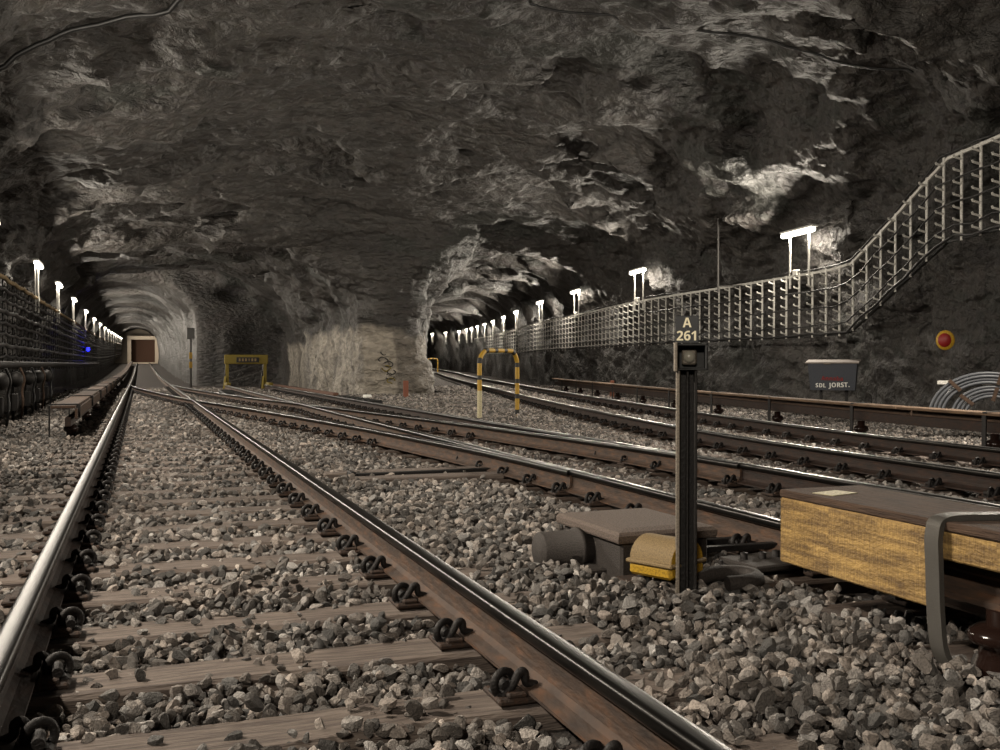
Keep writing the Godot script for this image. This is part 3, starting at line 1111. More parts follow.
	for k in 8:
		var mm := MultiMesh.new()
		mm.transform_format = MultiMesh.TRANSFORM_3D
		mm.use_colors = true
		mm.mesh = meshes[k]
		var n: int = bufs[k].size()
		mm.instance_count = n
		for i in n:
			mm.set_instance_transform(i, bufs[k][i])
			mm.set_instance_color(i, colb[k][i])
		total += n
		var mi := MultiMeshInstance3D.new()
		mi.name = "loose_stones"
		mi.multimesh = mm
		mi.material_override = M.stone
		mi.set_meta("kind", "stuff")
		root.add_child(mi, true)
	print("stones ", total, " near ", near.size(), " at ", Time.get_ticks_msec())

# ==================================================================== lamps
const ORD := ["first", "second", "third", "fourth", "fifth", "sixth", "seventh", "eighth", "ninth", "tenth", "eleventh", "twelfth", "thirteenth", "fourteenth", "fifteenth", "sixteenth", "seventeenth", "eighteenth", "nineteenth", "twentieth"]

func make_lamp(label: String, group: String, at: Vector3, along: Vector3, inward: Vector3, energy: float, dip: float, back: float) -> void:
	# at is the foot of the posts on the rack
	var o := thing("tube_lamp", label, "lamp", at, 0.0, group)
	var a := along.normalized()
	var top := 0.86
	for s in [-1, 1]:
		var p := mb()
		bar(p, a * 0.36 * s - Vector3(0, 0.25, 0), a * 0.36 * s + Vector3(0, top, 0), 0.045, 0.03, inward)
		obj("post", p, M.rack_steel, o)
	var basis := Basis(a, Vector3.UP, a.cross(Vector3.UP))
	var hs := mb()
	box(hs, inward * 0.02 + Vector3(0, top + 0.06, 0), Vector3(1.26, 0.05, 0.15), basis, 0.015)
	obj("housing", hs, M.lamp_housing, o)
	var tb := mb()
	box(tb, inward * 0.04 + Vector3(0, top - 0.01, 0), Vector3(1.2, 0.09, 0.11), basis, 0.03)
	obj("glowing_tube", tb, M.lamp_glow, o)
	var jb := mb()
	box(jb, a * 0.12 + Vector3(0, 0.06, 0), Vector3(0.16, 0.12, 0.09), basis, 0.01)
	obj("junction_box", jb, M.rack_steel, o)
	var l := AreaLight3D.new()
	l.name = "light"
	l.light_color = Color(1.0, 0.955, 0.885)
	l.light_energy = energy
	l.area_size = Vector2(1.2, 0.12)
	l.area_normalize_energy = true
	l.area_range = 60.0
	l.area_attenuation = 2.0
	l.shadow_enabled = true
	o.add_child(l)
	var face := (inward - Vector3(0, dip, 0)).normalized()
	var side := face.cross(Vector3.UP).normalized()
	l.transform = Transform3D(Basis(side, side.cross(face), -face), inward * 0.12 + Vector3(0, top - 0.03, 0))
	# the diffuser also shines down its back on rack and rock
	var k := AreaLight3D.new()
	k.name = "back_light"
	k.light_color = l.light_color
	k.light_energy = energy * back
	k.area_size = Vector2(1.2, 0.10)
	k.area_normalize_energy = true
	k.area_range = 60.0
	k.area_attenuation = 2.0
	k.shadow_enabled = true
	o.add_child(k)
	var f2 := (-inward * 0.55 - Vector3.UP).normalized()
	var s2 := f2.cross(inward).normalized()
	k.transform = Transform3D(Basis(s2, s2.cross(f2), -f2), Vector3(0, top - 0.075, 0) + inward * 0.02)

const RIGHT_LAMPS := [[8.4], [16.6], [25.1], [32.9], [39.2], [46.8], [52.5], [58.4], [63.5], [68.4], [72.8], [77.0], [83.0], [91.0], [98.0]]
const LEFT_LAMPS := [-2.6, 4.4, 11.0, 17.5, 25.3, 31.6, 38.6, 47.0, 55.4, 63.5, 72.0, 80.0, 88.0, 96.0, 104.0, 112.0, 120.0, 128.0, 136.0]

func rack_top(t: float) -> float:
	# right-hand rack: level, climbing towards the camera, level again
	return grade(t) + lerpf(4.05, 2.78, clampf((t - 11.6) / 3.2, 0.0, 1.0))

func build_lamps() -> void:
	var E := 46.0
	for i in RIGHT_LAMPS.size():
		var t: float = RIGHT_LAMPS[i][0]
		var x := lampline(t)
		var along := Vector3(lampline(t + 0.3) - lampline(t - 0.3), 0, -0.6).normalized()
		var inward := along.cross(Vector3.UP) * -1.0
		var lb := "glowing tube lamp on two posts above the long rack, %s from the front" % ORD[maxi(i - 1, 0)]
		if i == 0: lb = "tube lamp on the raised end of the long rack, just outside the picture"
		make_lamp(lb, "lamps along the long cable rack", V(x, rack_top(t), t) if i else V(x - 0.28, 2.45, t), along, inward, E, 0.2 if i else 0.7, 0.18 if i else 0.05)
	for i in LEFT_LAMPS.size():
		var t: float = LEFT_LAMPS[i]
		var lb := "glowing lamp above the dark rack beside the main track, %s from the front" % (ORD[i - 4] if i > 3 else "")
		if i < 4: lb = "tube lamp on the dark rack beside the camera, %s, outside the picture" % ORD[i]
		make_lamp(lb, "lamps beside the main track", V(-2.25, grade(t) + 2.45, t), Vector3(0, 0, -1), Vector3(1, 0, 0), E, 0.2, 0.05)

# ==================================================================== cable racks
func rack_post_mesh(h: float, arms: int) -> Mesh:
	# upright flat bar with short up-turned arms towards +x
	var st := mb()
	box(st, Vector3(0, -h * 0.5, 0), Vector3(0.02, h + 0.06, 0.055), Basis.IDENTITY, 0.003)
	for k in arms:
		var y := -0.10 - (h - 0.16) * k / (arms - 1)
		bar(st, Vector3(0, y, 0), Vector3(0.11, y + 0.03, 0), 0.028, 0.026, Vector3.UP, 0.002)
		bar(st, Vector3(0.11, y + 0.02, 0), Vector3(0.125, y + 0.06, 0), 0.028, 0.014, Vector3.BACK, 0.002)
	return fin(st)

func build_racks() -> void:
	# right-hand rack
	var o := thing("cable_rack", "long pale steel cable rack climbing along the rock wall below the lamps", "cable rack")
	var pm := rack_post_mesh(1.24, 7)
	var t := 8.6
	while t < 62.0:
		var x := lampline(t)
		var dx := (lampline(t + 0.2) - lampline(t - 0.2)) / 0.4
		var turn := Basis(Vector3.UP, PI - atan(dx))
		inst("rack_post", pm, M.rack_steel, o, Transform3D(turn, V(x, rack_top(t), t)))
		t += 0.5 if t < 40.0 else 1.0
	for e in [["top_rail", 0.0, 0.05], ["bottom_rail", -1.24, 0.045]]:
		var st := mb()
		var tt := 8.3
		while tt < 70.0:
			var n := tt + (0.8 if tt < 30 else 4.0)
			bar(st, V(lampline(tt) + 0.02, rack_top(tt) + e[1], tt), V(lampline(n) + 0.02, rack_top(n) + e[1], n), 0.04, e[2], Vector3.UP, 0.004)
			tt = n
		obj(e[0], st, M.rack_steel if e[1] == 0.0 else M.rack_steel_dark, o)
	for k in 12:
		var tt := 8.6 + k * 4.5
		var st := mb()
		var h := rack_top(tt) - 0.35
		bar(st, V(lampline(tt), h, tt), V(lampline(tt) + 0.75, h + 0.05, tt - 0.15), 0.03, 0.03)
		obj("wall_bracket", st, M.rack_steel_dark, o)
	var names := ["topmost", "second", "third", "fourth", "lowest"]
	var lev := [0.07, -0.36, -0.70, -1.05, -1.22]
	for k in 5:
		var st := mb()
		var pts := PackedVector3Array()
		var tt := 8.2
		while tt < 66.0:
			var sag: float = 0.02 * sin(tt * 6.0 + k) + 0.03 * nz.lump.get_noise_2d(tt * 2.0, k * 9.0)
			pts.append(V(lampline(tt) - (0.07 if k > 0 else 0.0), rack_top(tt) + lev[k] + sag, tt))
			tt += 0.5 if tt < 30.0 else 2.0
		tube(st, pts, 0.014 if k != 4 else 0.022, 6)
		var c := obj("rack_cable", st, M.cable_black)
		tag(c, "thin black cable strung along the long pale rack, %s of five" % names[k], "cable", "cables on the long rack")
	# left-hand rack
	var l := thing("cable_rack", "dark steel cable rack along the rock wall beside the main track", "cable rack")
	var pl := rack_post_mesh(1.75, 9)
	t = 14.0
	while t < 60.0:
		inst("rack_post", pl, M.rack_steel_dark, l, Transform3D(Basis.IDENTITY, V(-2.35, grade(t) + 2.62, t)))
		t += 0.75 if t < 36.0 else 1.5
	for e in [["top_rail", 2.62], ["bottom_rail", 0.9]]:
		var st := mb()
		var tt := 13.5
		while tt < 136.0:
			bar(st, V(-2.37, grade(tt) + e[1], tt), V(-2.37, grade(tt + 4.0) + e[1], tt + 4.0), 0.04, 0.05, Vector3.UP, 0.004)
			tt += 4.0
		obj(e[0], st, M.rack_steel_dark, l)
	var wn := ["highest", "second", "third", "fourth", "fifth", "sixth", "seventh", "eighth"]
	for k in 8:
		var st := mb()
		var pts := PackedVector3Array()
		var tt := 13.5
		var y := 2.54 - k * 0.2
		while tt < 138.0:
			pts.append(V(-2.26, grade(tt) + y - 0.035 * absf(sin(tt * PI / 1.5)) + 0.02 * nz.lump.get_noise_2d(tt, k * 7.0), tt))
			tt += 0.5 if tt < 32.0 else 3.0
		tube(st, pts, 0.03 if k % 3 else 0.042, 6)
		var c := obj("rack_cable", st, M.cable_black if k != 0 else M.yellow_dusty)
		tag(c, "thick %s cable strung along the dark rack, %s from the top" % ["black" if k else "yellowish", wn[k]], "cable", "cables on the dark rack")
	var blt := thing("blue_signal_lamp", "tiny blue signal lamp on the dark rack beside the main track", "lamp", V(-2.1, 1.62, 46.0))
	var bs := mb()
	lathe(bs, [Vector2(0, 0.09), Vector2(0.05, 0.07), Vector2(0.075, 0.0), Vector2(0.05, -0.07), Vector2(0, -0.09)], 12)
	obj("lens", bs, M.lamp_blue, blt)
	var bh := mb()
	box(bh, Vector3(-0.16, 0, 0), Vector3(0.12, 0.34, 0.34))
	obj("housing", bh, M.steel_dark, blt)
	var bl := OmniLight3D.new()
	bl.name = "light"
	bl.light_color = Color(0.15, 0.17, 1.0)
	bl.light_energy = 0.25
	bl.light_size = 0.1
	bl.omni_range = 30.0
	bl.omni_attenuation = 2.0
	bl.shadow_enabled = true
	blt.add_child(bl)
	bl.position = Vector3(0.2, 0, 0.1)

# ==================================================================== conductor rails
func build_conductor_rails() -> void:
	# beside the third track
	var o := thing("conductor_rail", "dark raised conductor rail with a brown cover board beside the third track", "conductor rail")
	var off := 1.98
	var px := func(t): return ip(TRACK3, t) + off
	var seg := func(st: SurfaceTool, y: float, dx: float, w: float, h: float, a: float, b: float):
		var n := int(ceil((b - a) / 1.2))
		for i in n:
			var t0 := a + (b - a) * i / n
			var t1 := a + (b - a) * (i + 1) / n
			bar(st, V(px.call(t0) + dx, y, t0), V(px.call(t1) + dx, y, t1 + 0.01), w, h, Vector3.UP, 0.006)
	var st := mb()
	seg.call(st, 0.28, 0.0, 0.075, 0.12, 2.0, 34.0)
	obj("contact_rail", st, M.rail_dark, o)
	var t := 2.0
	while t < 34.0:
		var cb := mb()
		seg.call(cb, 0.435, -0.02, 0.26, 0.035, t, minf(t + 3.95, 34.0))
		obj("cover_board", cb, M.board_top, o)
		var fb := mb()
		seg.call(fb, 0.36, 0.10, 0.03, 0.13, t, minf(t + 3.95, 34.0))
		obj("side_board", fb, M.board_brown, o)
		t += 4.0
	t = 3.2
	while t < 34.0:
		var br := mb()
		var x: float = px.call(t)
		bar(br, V(x - 0.16, -0.03, t), V(x - 0.16, 0.42, t), 0.02, 0.06, Vector3.BACK)
		bar(br, V(x - 0.16, 0.45, t), V(x + 0.14, 0.46, t), 0.06, 0.018)
		obj("bracket", br, M.steel_dark, o)
		var ins := mb()
		lathe(ins, [Vector2(0.06, -0.05), Vector2(0.06, 0.05), Vector2(0.10, 0.08), Vector2(0.09, 0.13), Vector2(0.05, 0.15), Vector2(0.05, 0.21), Vector2(0, 0.21)], 12, Transform3D(Basis.IDENTITY, V(x, 0, t)))
		obj("insulator", ins, M.porcelain_brown, o)
		t += 2.6
	# beside the main track, on its left
	var l := thing("conductor_rail", "dark conductor rail under wooden boards at the left of the main track", "conductor rail")
	var lx := -0.90
	t = 14.2
	var n := 0
	while t < 120.0:
		var ln := 3.9 if t < 40.0 else 12.0
		var tm := t + ln * 0.5
		var gy := grade(tm)
		var c := mb()
		bar(c, V(lx - 0.06, grade(t) + 0.42, t), V(lx - 0.06, grade(t + ln) + 0.42, t + ln - 0.03), 0.30, 0.035, Vector3.UP, 0.006)
		obj("cover_board", c, M.board_brown, l)
		var s := mb()
		bar(s, V(lx + 0.10, grade(t) + 0.33, t), V(lx + 0.10, grade(t + ln) + 0.33, t + ln - 0.03), 0.03, 0.14, Vector3.UP, 0.006)
		obj("side_board", s, M.board_brown, l)
		var cr := mb()
		bar(cr, V(lx, grade(t) + 0.22, t), V(lx, grade(t + ln) + 0.22, t + ln), 0.075, 0.12, Vector3.UP, 0.006)
		obj("contact_rail", cr, M.rail_dark, l)
		if t < 60.0:
			var br := mb()
			for e in [t + 0.2]:
				bar(br, V(lx - 0.24, -0.03, e), V(lx - 0.24, 0.44, e), 0.02, 0.05, Vector3.BACK)
				bar(br, V(lx - 0.24, 0.45, e), V(lx + 0.11, 0.45, e), 0.05, 0.018)
				bar(br, V(lx + 0.12, 0.45, e), V(lx + 0.12, 0.27, e), 0.05, 0.015, Vector3.BACK)
			obj("bracket", br, M.steel_dark, l)
			var ins := mb()
			lathe(ins, [Vector2(0.06, -0.05), Vector2(0.06, 0.05), Vector2(0.10, 0.08), Vector2(0.09, 0.12), Vector2(0.05, 0.16), Vector2(0, 0.16)], 12, Transform3D(Basis.IDENTITY, V(lx, 0, t + 0.6)))
			obj("insulator", ins, M.porcelain_brown, l)
		t += ln
		n += 1
	# end of the boxed conductor rail beside the number post
	var b := thing("boxed_conductor_rail", "end of a conductor rail boxed in fresh yellow timber under a bent iron strap", "conductor rail")
	var fr := mb()
	box(fr, V(2.475, 0.315, 2.965), Vector3(0.045, 0.262, 0.83), Basis.IDENTITY, 0.006)
	obj("front_plank", fr, M.timber_new, b)
	var ep := mb()
	box(ep, V(2.66, 0.315, 3.36), Vector3(0.32, 0.25, 0.04), Basis.IDENTITY, 0.006)
	obj("end_plank", ep, M.timber_new, b)
	var tp := mb()
	box(tp, V(2.655, 0.462, 2.2), Vector3(0.40, 0.032, 2.38), Basis.IDENTITY, 0.006)
	obj("top_plank", tp, M.board_brown, b)
	var fr2 := mb()
	box(fr2, V(2.485, 0.398, 1.72), Vector3(0.04, 0.095, 1.62), Basis.IDENTITY, 0.006)
	obj("edge_plank", fr2, M.timber_new, b)
	var bk := mb()
	box(bk, V(2.83, 0.32, 2.2), Vector3(0.04, 0.25, 2.3), Basis.IDENTITY, 0.006)
	obj("back_plank", bk, M.board_brown, b)
	var cr := mb()
	sweep(cr, [Vector2(-0.05, 0.20), Vector2(-0.05, 0.22), Vector2(-0.012, 0.235), Vector2(-0.012, 0.285), Vector2(-0.036, 0.30), Vector2(-0.036, 0.335), Vector2(-0.028, 0.345), Vector2(0.028, 0.345), Vector2(0.036, 0.335), Vector2(0.036, 0.30), Vector2(0.012, 0.285), Vector2(0.012, 0.235), Vector2(0.05, 0.22), Vector2(0.05, 0.20)], [[V(2.62, 0, 1.0), Vector3.RIGHT], [V(2.62, 0, 3.3), Vector3.RIGHT]])
	obj("contact_rail", cr, M.rail_rust, b)
	var sp := smooth_path([Vector3(2.80, 0.487, -2.45), Vector3(2.62, 0.489, -2.49), Vector3(2.475, 0.484, -2.53), Vector3(2.435, 0.440, -2.53), Vector3(2.437, 0.32, -2.53), Vector3(2.445, 0.16, -2.53), Vector3(2.455, 0.05, -2.52), Vector3(2.50, -0.012, -2.50), Vector3(2.60, -0.030, -2.46), Vector3(2.72, -0.03, -2.43)], 5)
	var sm := mb()
	sm.set_smooth_group(0)
	var zt := Vector3(0, 0, 0.030)
	for i in sp.size() - 1:
		var d0 := (sp[mini(i + 1, sp.size() - 1)] - sp[maxi(i - 1, 0)]).normalized()
		var d1 := (sp[mini(i + 2, sp.size() - 1)] - sp[i]).normalized()
		var n0 := d0.cross(Vector3.BACK).normalized() * 0.010
		var n1 := d1.cross(Vector3.BACK).normalized() * 0.010
		sm.set_smooth_group(1)
		quad(sm, sp[i] + n0 - zt, sp[i] + n0 + zt, sp[i + 1] + n1 + zt, sp[i + 1] + n1 - zt)
		sm.set_smooth_group(2)
		quad(sm, sp[i] - n0 + zt, sp[i] - n0 - zt, sp[i + 1] - n1 - zt, sp[i + 1] - n1 + zt)
		sm.set_smooth_group(3)
		quad(sm, sp[i] + n0 + zt, sp[i] - n0 + zt, sp[i + 1] - n1 + zt, sp[i + 1] + n1 + zt)
		sm.set_smooth_group(4)
		quad(sm, sp[i] - n0 - zt, sp[i] + n0 - zt, sp[i + 1] + n1 - zt, sp[i + 1] - n1 - zt)
	obj("iron_strap", sm, M.galvanised, b)
	var im := mb()
	lathe(im, [Vector2(0.085, -0.08), Vector2(0.085, 0.03), Vector2(0.078, 0.045), Vector2(0.075, 0.085), Vector2(0.105, 0.098), Vector2(0.112, 0.115), Vector2(0.105, 0.135), Vector2(0.08, 0.150), Vector2(0.055, 0.158), Vector2(0.055, 0.20), Vector2(0, 0.20)], 28, Transform3D(Basis.IDENTITY, V(2.60, 0, 2.40)))
	obj("insulator", im, M.porcelain_brown, b)
	var nt := mb()
	box(nt, V(2.58, 0.4795, 3.20), Vector3(0.15, 0.003, 0.10), Basis(Vector3.UP, 0.25), 0.001)
	var note := obj("paper_note", nt, M.cream_paint)
	tag(note, "small yellowed paper note lying on the boxed conductor rail", "paper")
	# rust-red beam by the pillar
	var rb := thing("ground_beam", "rust-red beam with a yellow tip lying at the foot of the pillar", "beam")
	var rs := mb()
	bar(rs, V(5.25, 0.05, 28.0), V(5.15, 0.06, 42.0), 0.16, 0.24, Vector3.UP, 0.02)
	obj("beam_body", rs, M.board_red, rb)
	var ys := mb()
	bar(ys, V(5.15, 0.07, 42.0), V(5.13, 0.07, 44.6), 0.17, 0.26, Vector3.UP, 0.02)
	obj("painted_tip", ys, M.yellow_paint, rb)

# ==================================================================== point machine and its neighbours
func build_point_machine() -> void:
	var o := thing("point_machine", "low grey point machine with a wide chamfered lid and a barrel motor", "point machine", V(2.335, 0, 4.43), 0.03)
	var bd := mb()
	box(bd, Vector3(0, 0.06, 0), Vector3(0.48, 0.20, 0.62), Basis.IDENTITY, 0.012)
	obj("body", bd, M.machine_grey, o)
	var ld := mb()
	ld.set_smooth_group(-1)
	var lv := []
	for e in [[0.265, 0.335, 0.155], [0.270, 0.340, 0.165], [0.270, 0.340, 0.190], [0.258, 0.328, 0.206], [0.20, 0.27, 0.216], [0.0, 0.0, 0.220]]:
		lv.append([Vector3(-e[0], e[2], -e[1]), Vector3(e[0], e[2], -e[1]), Vector3(e[0], e[2], e[1]), Vector3(-e[0], e[2], e[1])])
	for i in lv.size() - 1:
		for k in 4: quad(ld, lv[i][k], lv[i + 1][k], lv[i + 1][(k + 1) % 4], lv[i][(k + 1) % 4])
	quad(ld, lv[0][0], lv[0][1], lv[0][2], lv[0][3])
	obj("lid", ld, M.lid_grey, o)
	var mo := mb()
	lathe(mo, [Vector2(0, -0.005), Vector2(0.085, -0.005), Vector2(0.092, 0.004), Vector2(0.092, 0.19), Vector2(0.102, 0.192), Vector2(0.102, 0.215), Vector2(0.092, 0.217), Vector2(0.092, 0.26), Vector2(0, 0.26)], 24, Transform3D(Basis(Vector3.BACK, -PI / 2), Vector3(-0.50, 0.075, -0.04)))
	obj("motor_barrel", mo, M.machine_grey, o)
	var fl := mb()
	box(fl, Vector3(-0.36, -0.005, 0.04), Vector3(0.34, 0.03, 0.26), Basis.IDENTITY, 0.008)
	obj("motor_foot", fl, M.machine_grey, o)
	for e in [[-0.12, 0.40, 0.34, 0.16], [0.16, 0.42, 0.26, 0.16]]:
		var fo := mb()
		box(fo, Vector3(e[0], -0.008, e[1]), Vector3(e[2], 0.03, e[3]), Basis.IDENTITY, 0.008)
		var part := obj("mounting_foot", fo, M.plate_rust, o)
		for k in 2:
			var bo := mb()
			lathe(bo, [Vector2(0.020, 0.0), Vector2(0.020, 0.035), Vector2(0.012, 0.037), Vector2(0.012, 0.055), Vector2(0, 0.055)], 6, Transform3D(Basis.IDENTITY, Vector3(e[0] - 0.07 + 0.14 * k, 0.007, e[1] + 0.01)))
			obj("bolt", bo, M.clip_iron, part)
	# rods and plates that reach under the rail
	var rd := thing("switch_rods", "dark flat rods and bolted plate between the point machine and the rail", "switch rod")
	for e in [[4.28, 0.06], [4.52, 0.05]]:
		var st := mb()
		bar(st, V(2.54, e[1], e[0]), V(4.4, e[1] - 0.01, e[0] - 0.02), 0.05, 0.03)
		obj("rod", st, M.steel_dark, rd)
	var pp := mb()
	box(pp, V(2.84, 0.045, 3.98), Vector3(0.42, 0.03, 0.28), Basis(Vector3.UP, 0.1), 0.008)
	var plate := obj("plate", pp, M.machine_grey, rd)
	for k in 4:
		var bo := mb()
		lathe(bo, [Vector2(0.02, 0.0), Vector2(0.02, 0.03), Vector2(0, 0.034)], 6, Transform3D(Basis.IDENTITY, V(2.70 + 0.09 * k, 0.06, 4.0 - 0.02 * (k % 2))))
		obj("bolt", bo, M.clip_iron, plate)
	# yellow terminal box
	var y := thing("terminal_box", "small yellow terminal box with a rounded dusty lid beside the number post", "terminal box", V(2.20, 0, 3.86), 0.42)
	var rim := mb()
	box(rim, Vector3(0, 0.085, 0), Vector3(0.25, 0.055, 0.23), Basis.IDENTITY, 0.012)
	obj("tray", rim, M.yellow_paint, y)
	var rim2 := mb()
	box(rim2, Vector3(0, 0.118, 0), Vector3(0.272, 0.018, 0.25), Basis.IDENTITY, 0.006)
	obj("rim", rim2, M.yellow_dusty, y)
	var lid := mb()
	var prof := []
	for k in 13:
		var a := PI * k / 12.0
		prof.append(Vector2(-cos(a) * 0.118, 0.125 + sin(a) * 0.098))
	var n := prof.size()
	var za := Vector3(0, 0, 0.112)
	lid.set_smooth_group(0)
	for k in n - 1:
		var p := Vector3(prof[k].x, prof[k].y, 0)
		var q := Vector3(prof[k + 1].x, prof[k + 1].y, 0)
		quad(lid, p + za, p - za, q - za, q + za)
	obj("lid", lid, M.yellow_dusty, y)
	var ends := mb()
	ends.set_smooth_group(-1)
	for s in [-1, 1]:
		for k in range(1, n - 1):
			var p := [Vector3(prof[0].x, prof[0].y, 0) + za * s, Vector3(prof[k].x, prof[k].y, 0) + za * s, Vector3(prof[k + 1].x, prof[k + 1].y, 0) + za * s]
			if s > 0: tri(ends, p[0], p[1], p[2])
			else: tri(ends, p[0], p[2], p[1])
	obj("lid_end", ends, M.yellow_paint, y)
	var ft := mb()
	for e in [[-0.07, 0.05], [0.07, 0.05], [0.07, -0.05], [-0.07, -0.05]]:
		tube(ft, PackedVector3Array([Vector3(e[0], -0.06, e[1]), Vector3(e[0], 0.07, e[1])]), 0.022, 8)
	obj("cable_gland", ft, M.cable_black, y)
	var cl := mb()
	box(cl, Vector3(0.02, 0.108, 0.128), Vector3(0.022, 0.05, 0.012), Basis.IDENTITY, 0.003)
	obj("clasp", cl, M.lamp_box_grey, y)
	var hs := mb()
	tube(hs, smooth_path([V(2.30, 0.03, 3.80), V(2.40, 0.045, 3.82), V(2.50, 0.045, 3.82), V(2.57, 0.040, 3.78), V(2.57, 0.036, 3.71), V(2.50, 0.034, 3.67), V(2.40, 0.03, 3.68)], 6), 0.036, 10)
	var h := obj("cable_hose", hs, M.machine_grey)
	tag(h, "thick grey cable hose curving over the ballast behind the number post", "hose")

# ==================================================================== number post
func build_number_post() -> void:
	var o := thing("number_post", "iron post carrying a small lamp box and a dark plate reading A 261", "sign post", V(2.205, 0, 3.70), -0.5)
	# channel section: left flank painted pale to stand for light from the left, open dark web
	var pf := mb()
	box(pf, Vector3(0.038, 0.42, 0.0), Vector3(0.014, 1.10, 0.085), Basis.IDENTITY, 0.003)
	box(pf, Vector3(0.0, 0.42, -0.02), Vector3(0.074, 1.10, 0.014), Basis.IDENTITY, 0.003)
	box(pf, Vector3(0.004, 0.42, 0.012), Vector3(0.012, 1.10, 0.036), Basis.IDENTITY, 0.003)
	obj("post", pf, M.post_iron, o)
	var pw := mb()
	box(pw, Vector3(-0.036, 0.42, 0.0), Vector3(0.016, 1.10, 0.085), Basis.IDENTITY, 0.003)
	obj("painted_lit_flank", pw, M.lamp_box_grey, o)
	var lb := mb()
	box(lb, Vector3(0.022, 1.02, -0.057), Vector3(0.12, 0.10, 0.004), Basis.IDENTITY, 0.001)
	box(lb, Vector3(0.022, 1.02, -0.05), Vector3(0.13, 0.115, 0.012), Basis.IDENTITY, 0.003)
	box(lb, Vector3(0.022, 1.072, 0.0), Vector3(0.13, 0.010, 0.11), Basis.IDENTITY, 0.003)
	box(lb, Vector3(0.022, 0.968, 0.0), Vector3(0.13, 0.010, 0.11), Basis.IDENTITY, 0.003)
	box(lb, Vector3(0.082, 1.02, 0.0), Vector3(0.010, 0.115, 0.11), Basis.IDENTITY, 0.003)
	obj("lamp_hood", lb, M.black_paint, o)
	var fk := mb()
	box(fk, Vector3(-0.046, 1.02, 0.012), Vector3(0.014, 0.125, 0.13), Basis.IDENTITY, 0.003)
	obj("side_plate", fk, M.lamp_box_grey, o)
	var ls := mb()
	box(ls, Vector3(0.012, 1.02, -0.02), Vector3(0.062, 0.066, 0.03), Basis.IDENTITY, 0.006)
	var holder := obj("lens_holder", ls, M.lamp_box_grey, o)
	var ln := mb()
	lathe(ln, [Vector2(0.026, 0.0), Vector2(0.024, 0.008), Vector2(0.014, 0.016), Vector2(0.0, 0.019)], 16, Transform3D(Basis(Vector3.RIGHT, PI / 2), Vector3(0.012, 1.02, -0.005)))
	obj("lens", ln, M.glass_lens, holder)
	var sp := mb()
	box(sp, Vector3(0.002, 1.138, 0.02), Vector3(0.098, 0.118, 0.006), Basis.IDENTITY, 0.002)
	var plate := obj("number_plate", sp, M.sign_black, o)
	var fnt := SystemFont.new()
	fnt.font_names = PackedStringArray(["Droid Sans"])
	fnt.font_weight = 700
	for e in [["A", 1.166, 0.0], ["261", 1.110, 0.0]]:
		var tm := TextMesh.new()
		tm.font = fnt
		tm.text = e[0]
		tm.font_size = 64
		tm.pixel_size = 0.00088
		tm.depth = 0.0015
		var mi := inst("lettering", tm, M.letter_white, plate, Transform3D(Basis.IDENTITY, Vector3(0.002 + e[2], e[1], 0.0242)))
		mi.set_meta("label", "cream lettering %s" % e[0])

# ==================================================================== hoops
func hoop(label: String, p: Vector3, q: Vector3, h: float, r: float) -> void:
	var o := thing("warning_hoop", label, "hoop", (p + q) * 0.5)
	var half := (q - p) * 0.5
	var u := half.normalized()
	var w := half.length()
	var cr := w * 0.42
	var pts := [Vector3(0, -0.1, 0) - u * w, Vector3(0, 0.2, 0) - u * w, Vector3(0, h * 0.5, 0) - u * w, Vector3(0, h - cr, 0) - u * w]
	for k in 5:
		var a := PI / 2 * (k + 1) / 5.0
		pts.append(Vector3(0, h - cr + sin(a) * cr, 0) - u * (w - cr + cos(a) * cr))
	var full := pts.duplicate()
	for k in range(pts.size() - 1, -1, -1):
		var v: Vector3 = pts[k]
		full.append(Vector3(0, v.y, 0) - (v - Vector3(0, v.y, 0)))
	var path := smooth_path(full, 5)
	var st := mb()
	tube(st, path, r, 10)
	obj("pipe", st, M.yellow_paint, o)
	# black bands and the pale lower part of one leg, as sleeves on the pipe
	var acc := 0.0
	var next := 0.62 * h
	var run := PackedVector3Array()
	for i in path.size() - 1:
		var seg := path[i + 1] - path[i]
		var l := seg.length()
		var s := 0.0
		while s < l:
			var d := acc + s
			if fposmod(d, 0.30) > 0.19 and d > 0.55: run.append(path[i] + seg * (s / l))
			elif run.size() > 1:
				var b := mb()
				tube(b, run, r * 1.03, 10)
				obj("black_band", b, M.black_paint, o)
				run = PackedVector3Array()
			s += 0.02
		acc += l
	var lw := mb()
	tube(lw, PackedVector3Array([Vector3(0, -0.05, 0) - u * w, Vector3(0, 0.50, 0) - u * w]), r * 1.035, 10)
	obj("pale_foot", lw, M.cream_paint, o)

func build_hoops() -> void:
	hoop("yellow and black striped steel hoop standing on ballast between the tracks", V(5.85, 0, 17.1), V(6.86, 0, 17.8), 1.24, 0.042)
	hoop("small distant yellow hoop standing beside the curved track in the far tunnel", V(21.6, grade(76.0), 76.0), V(22.5, grade(76.0), 76.2), 1.25, 0.05)

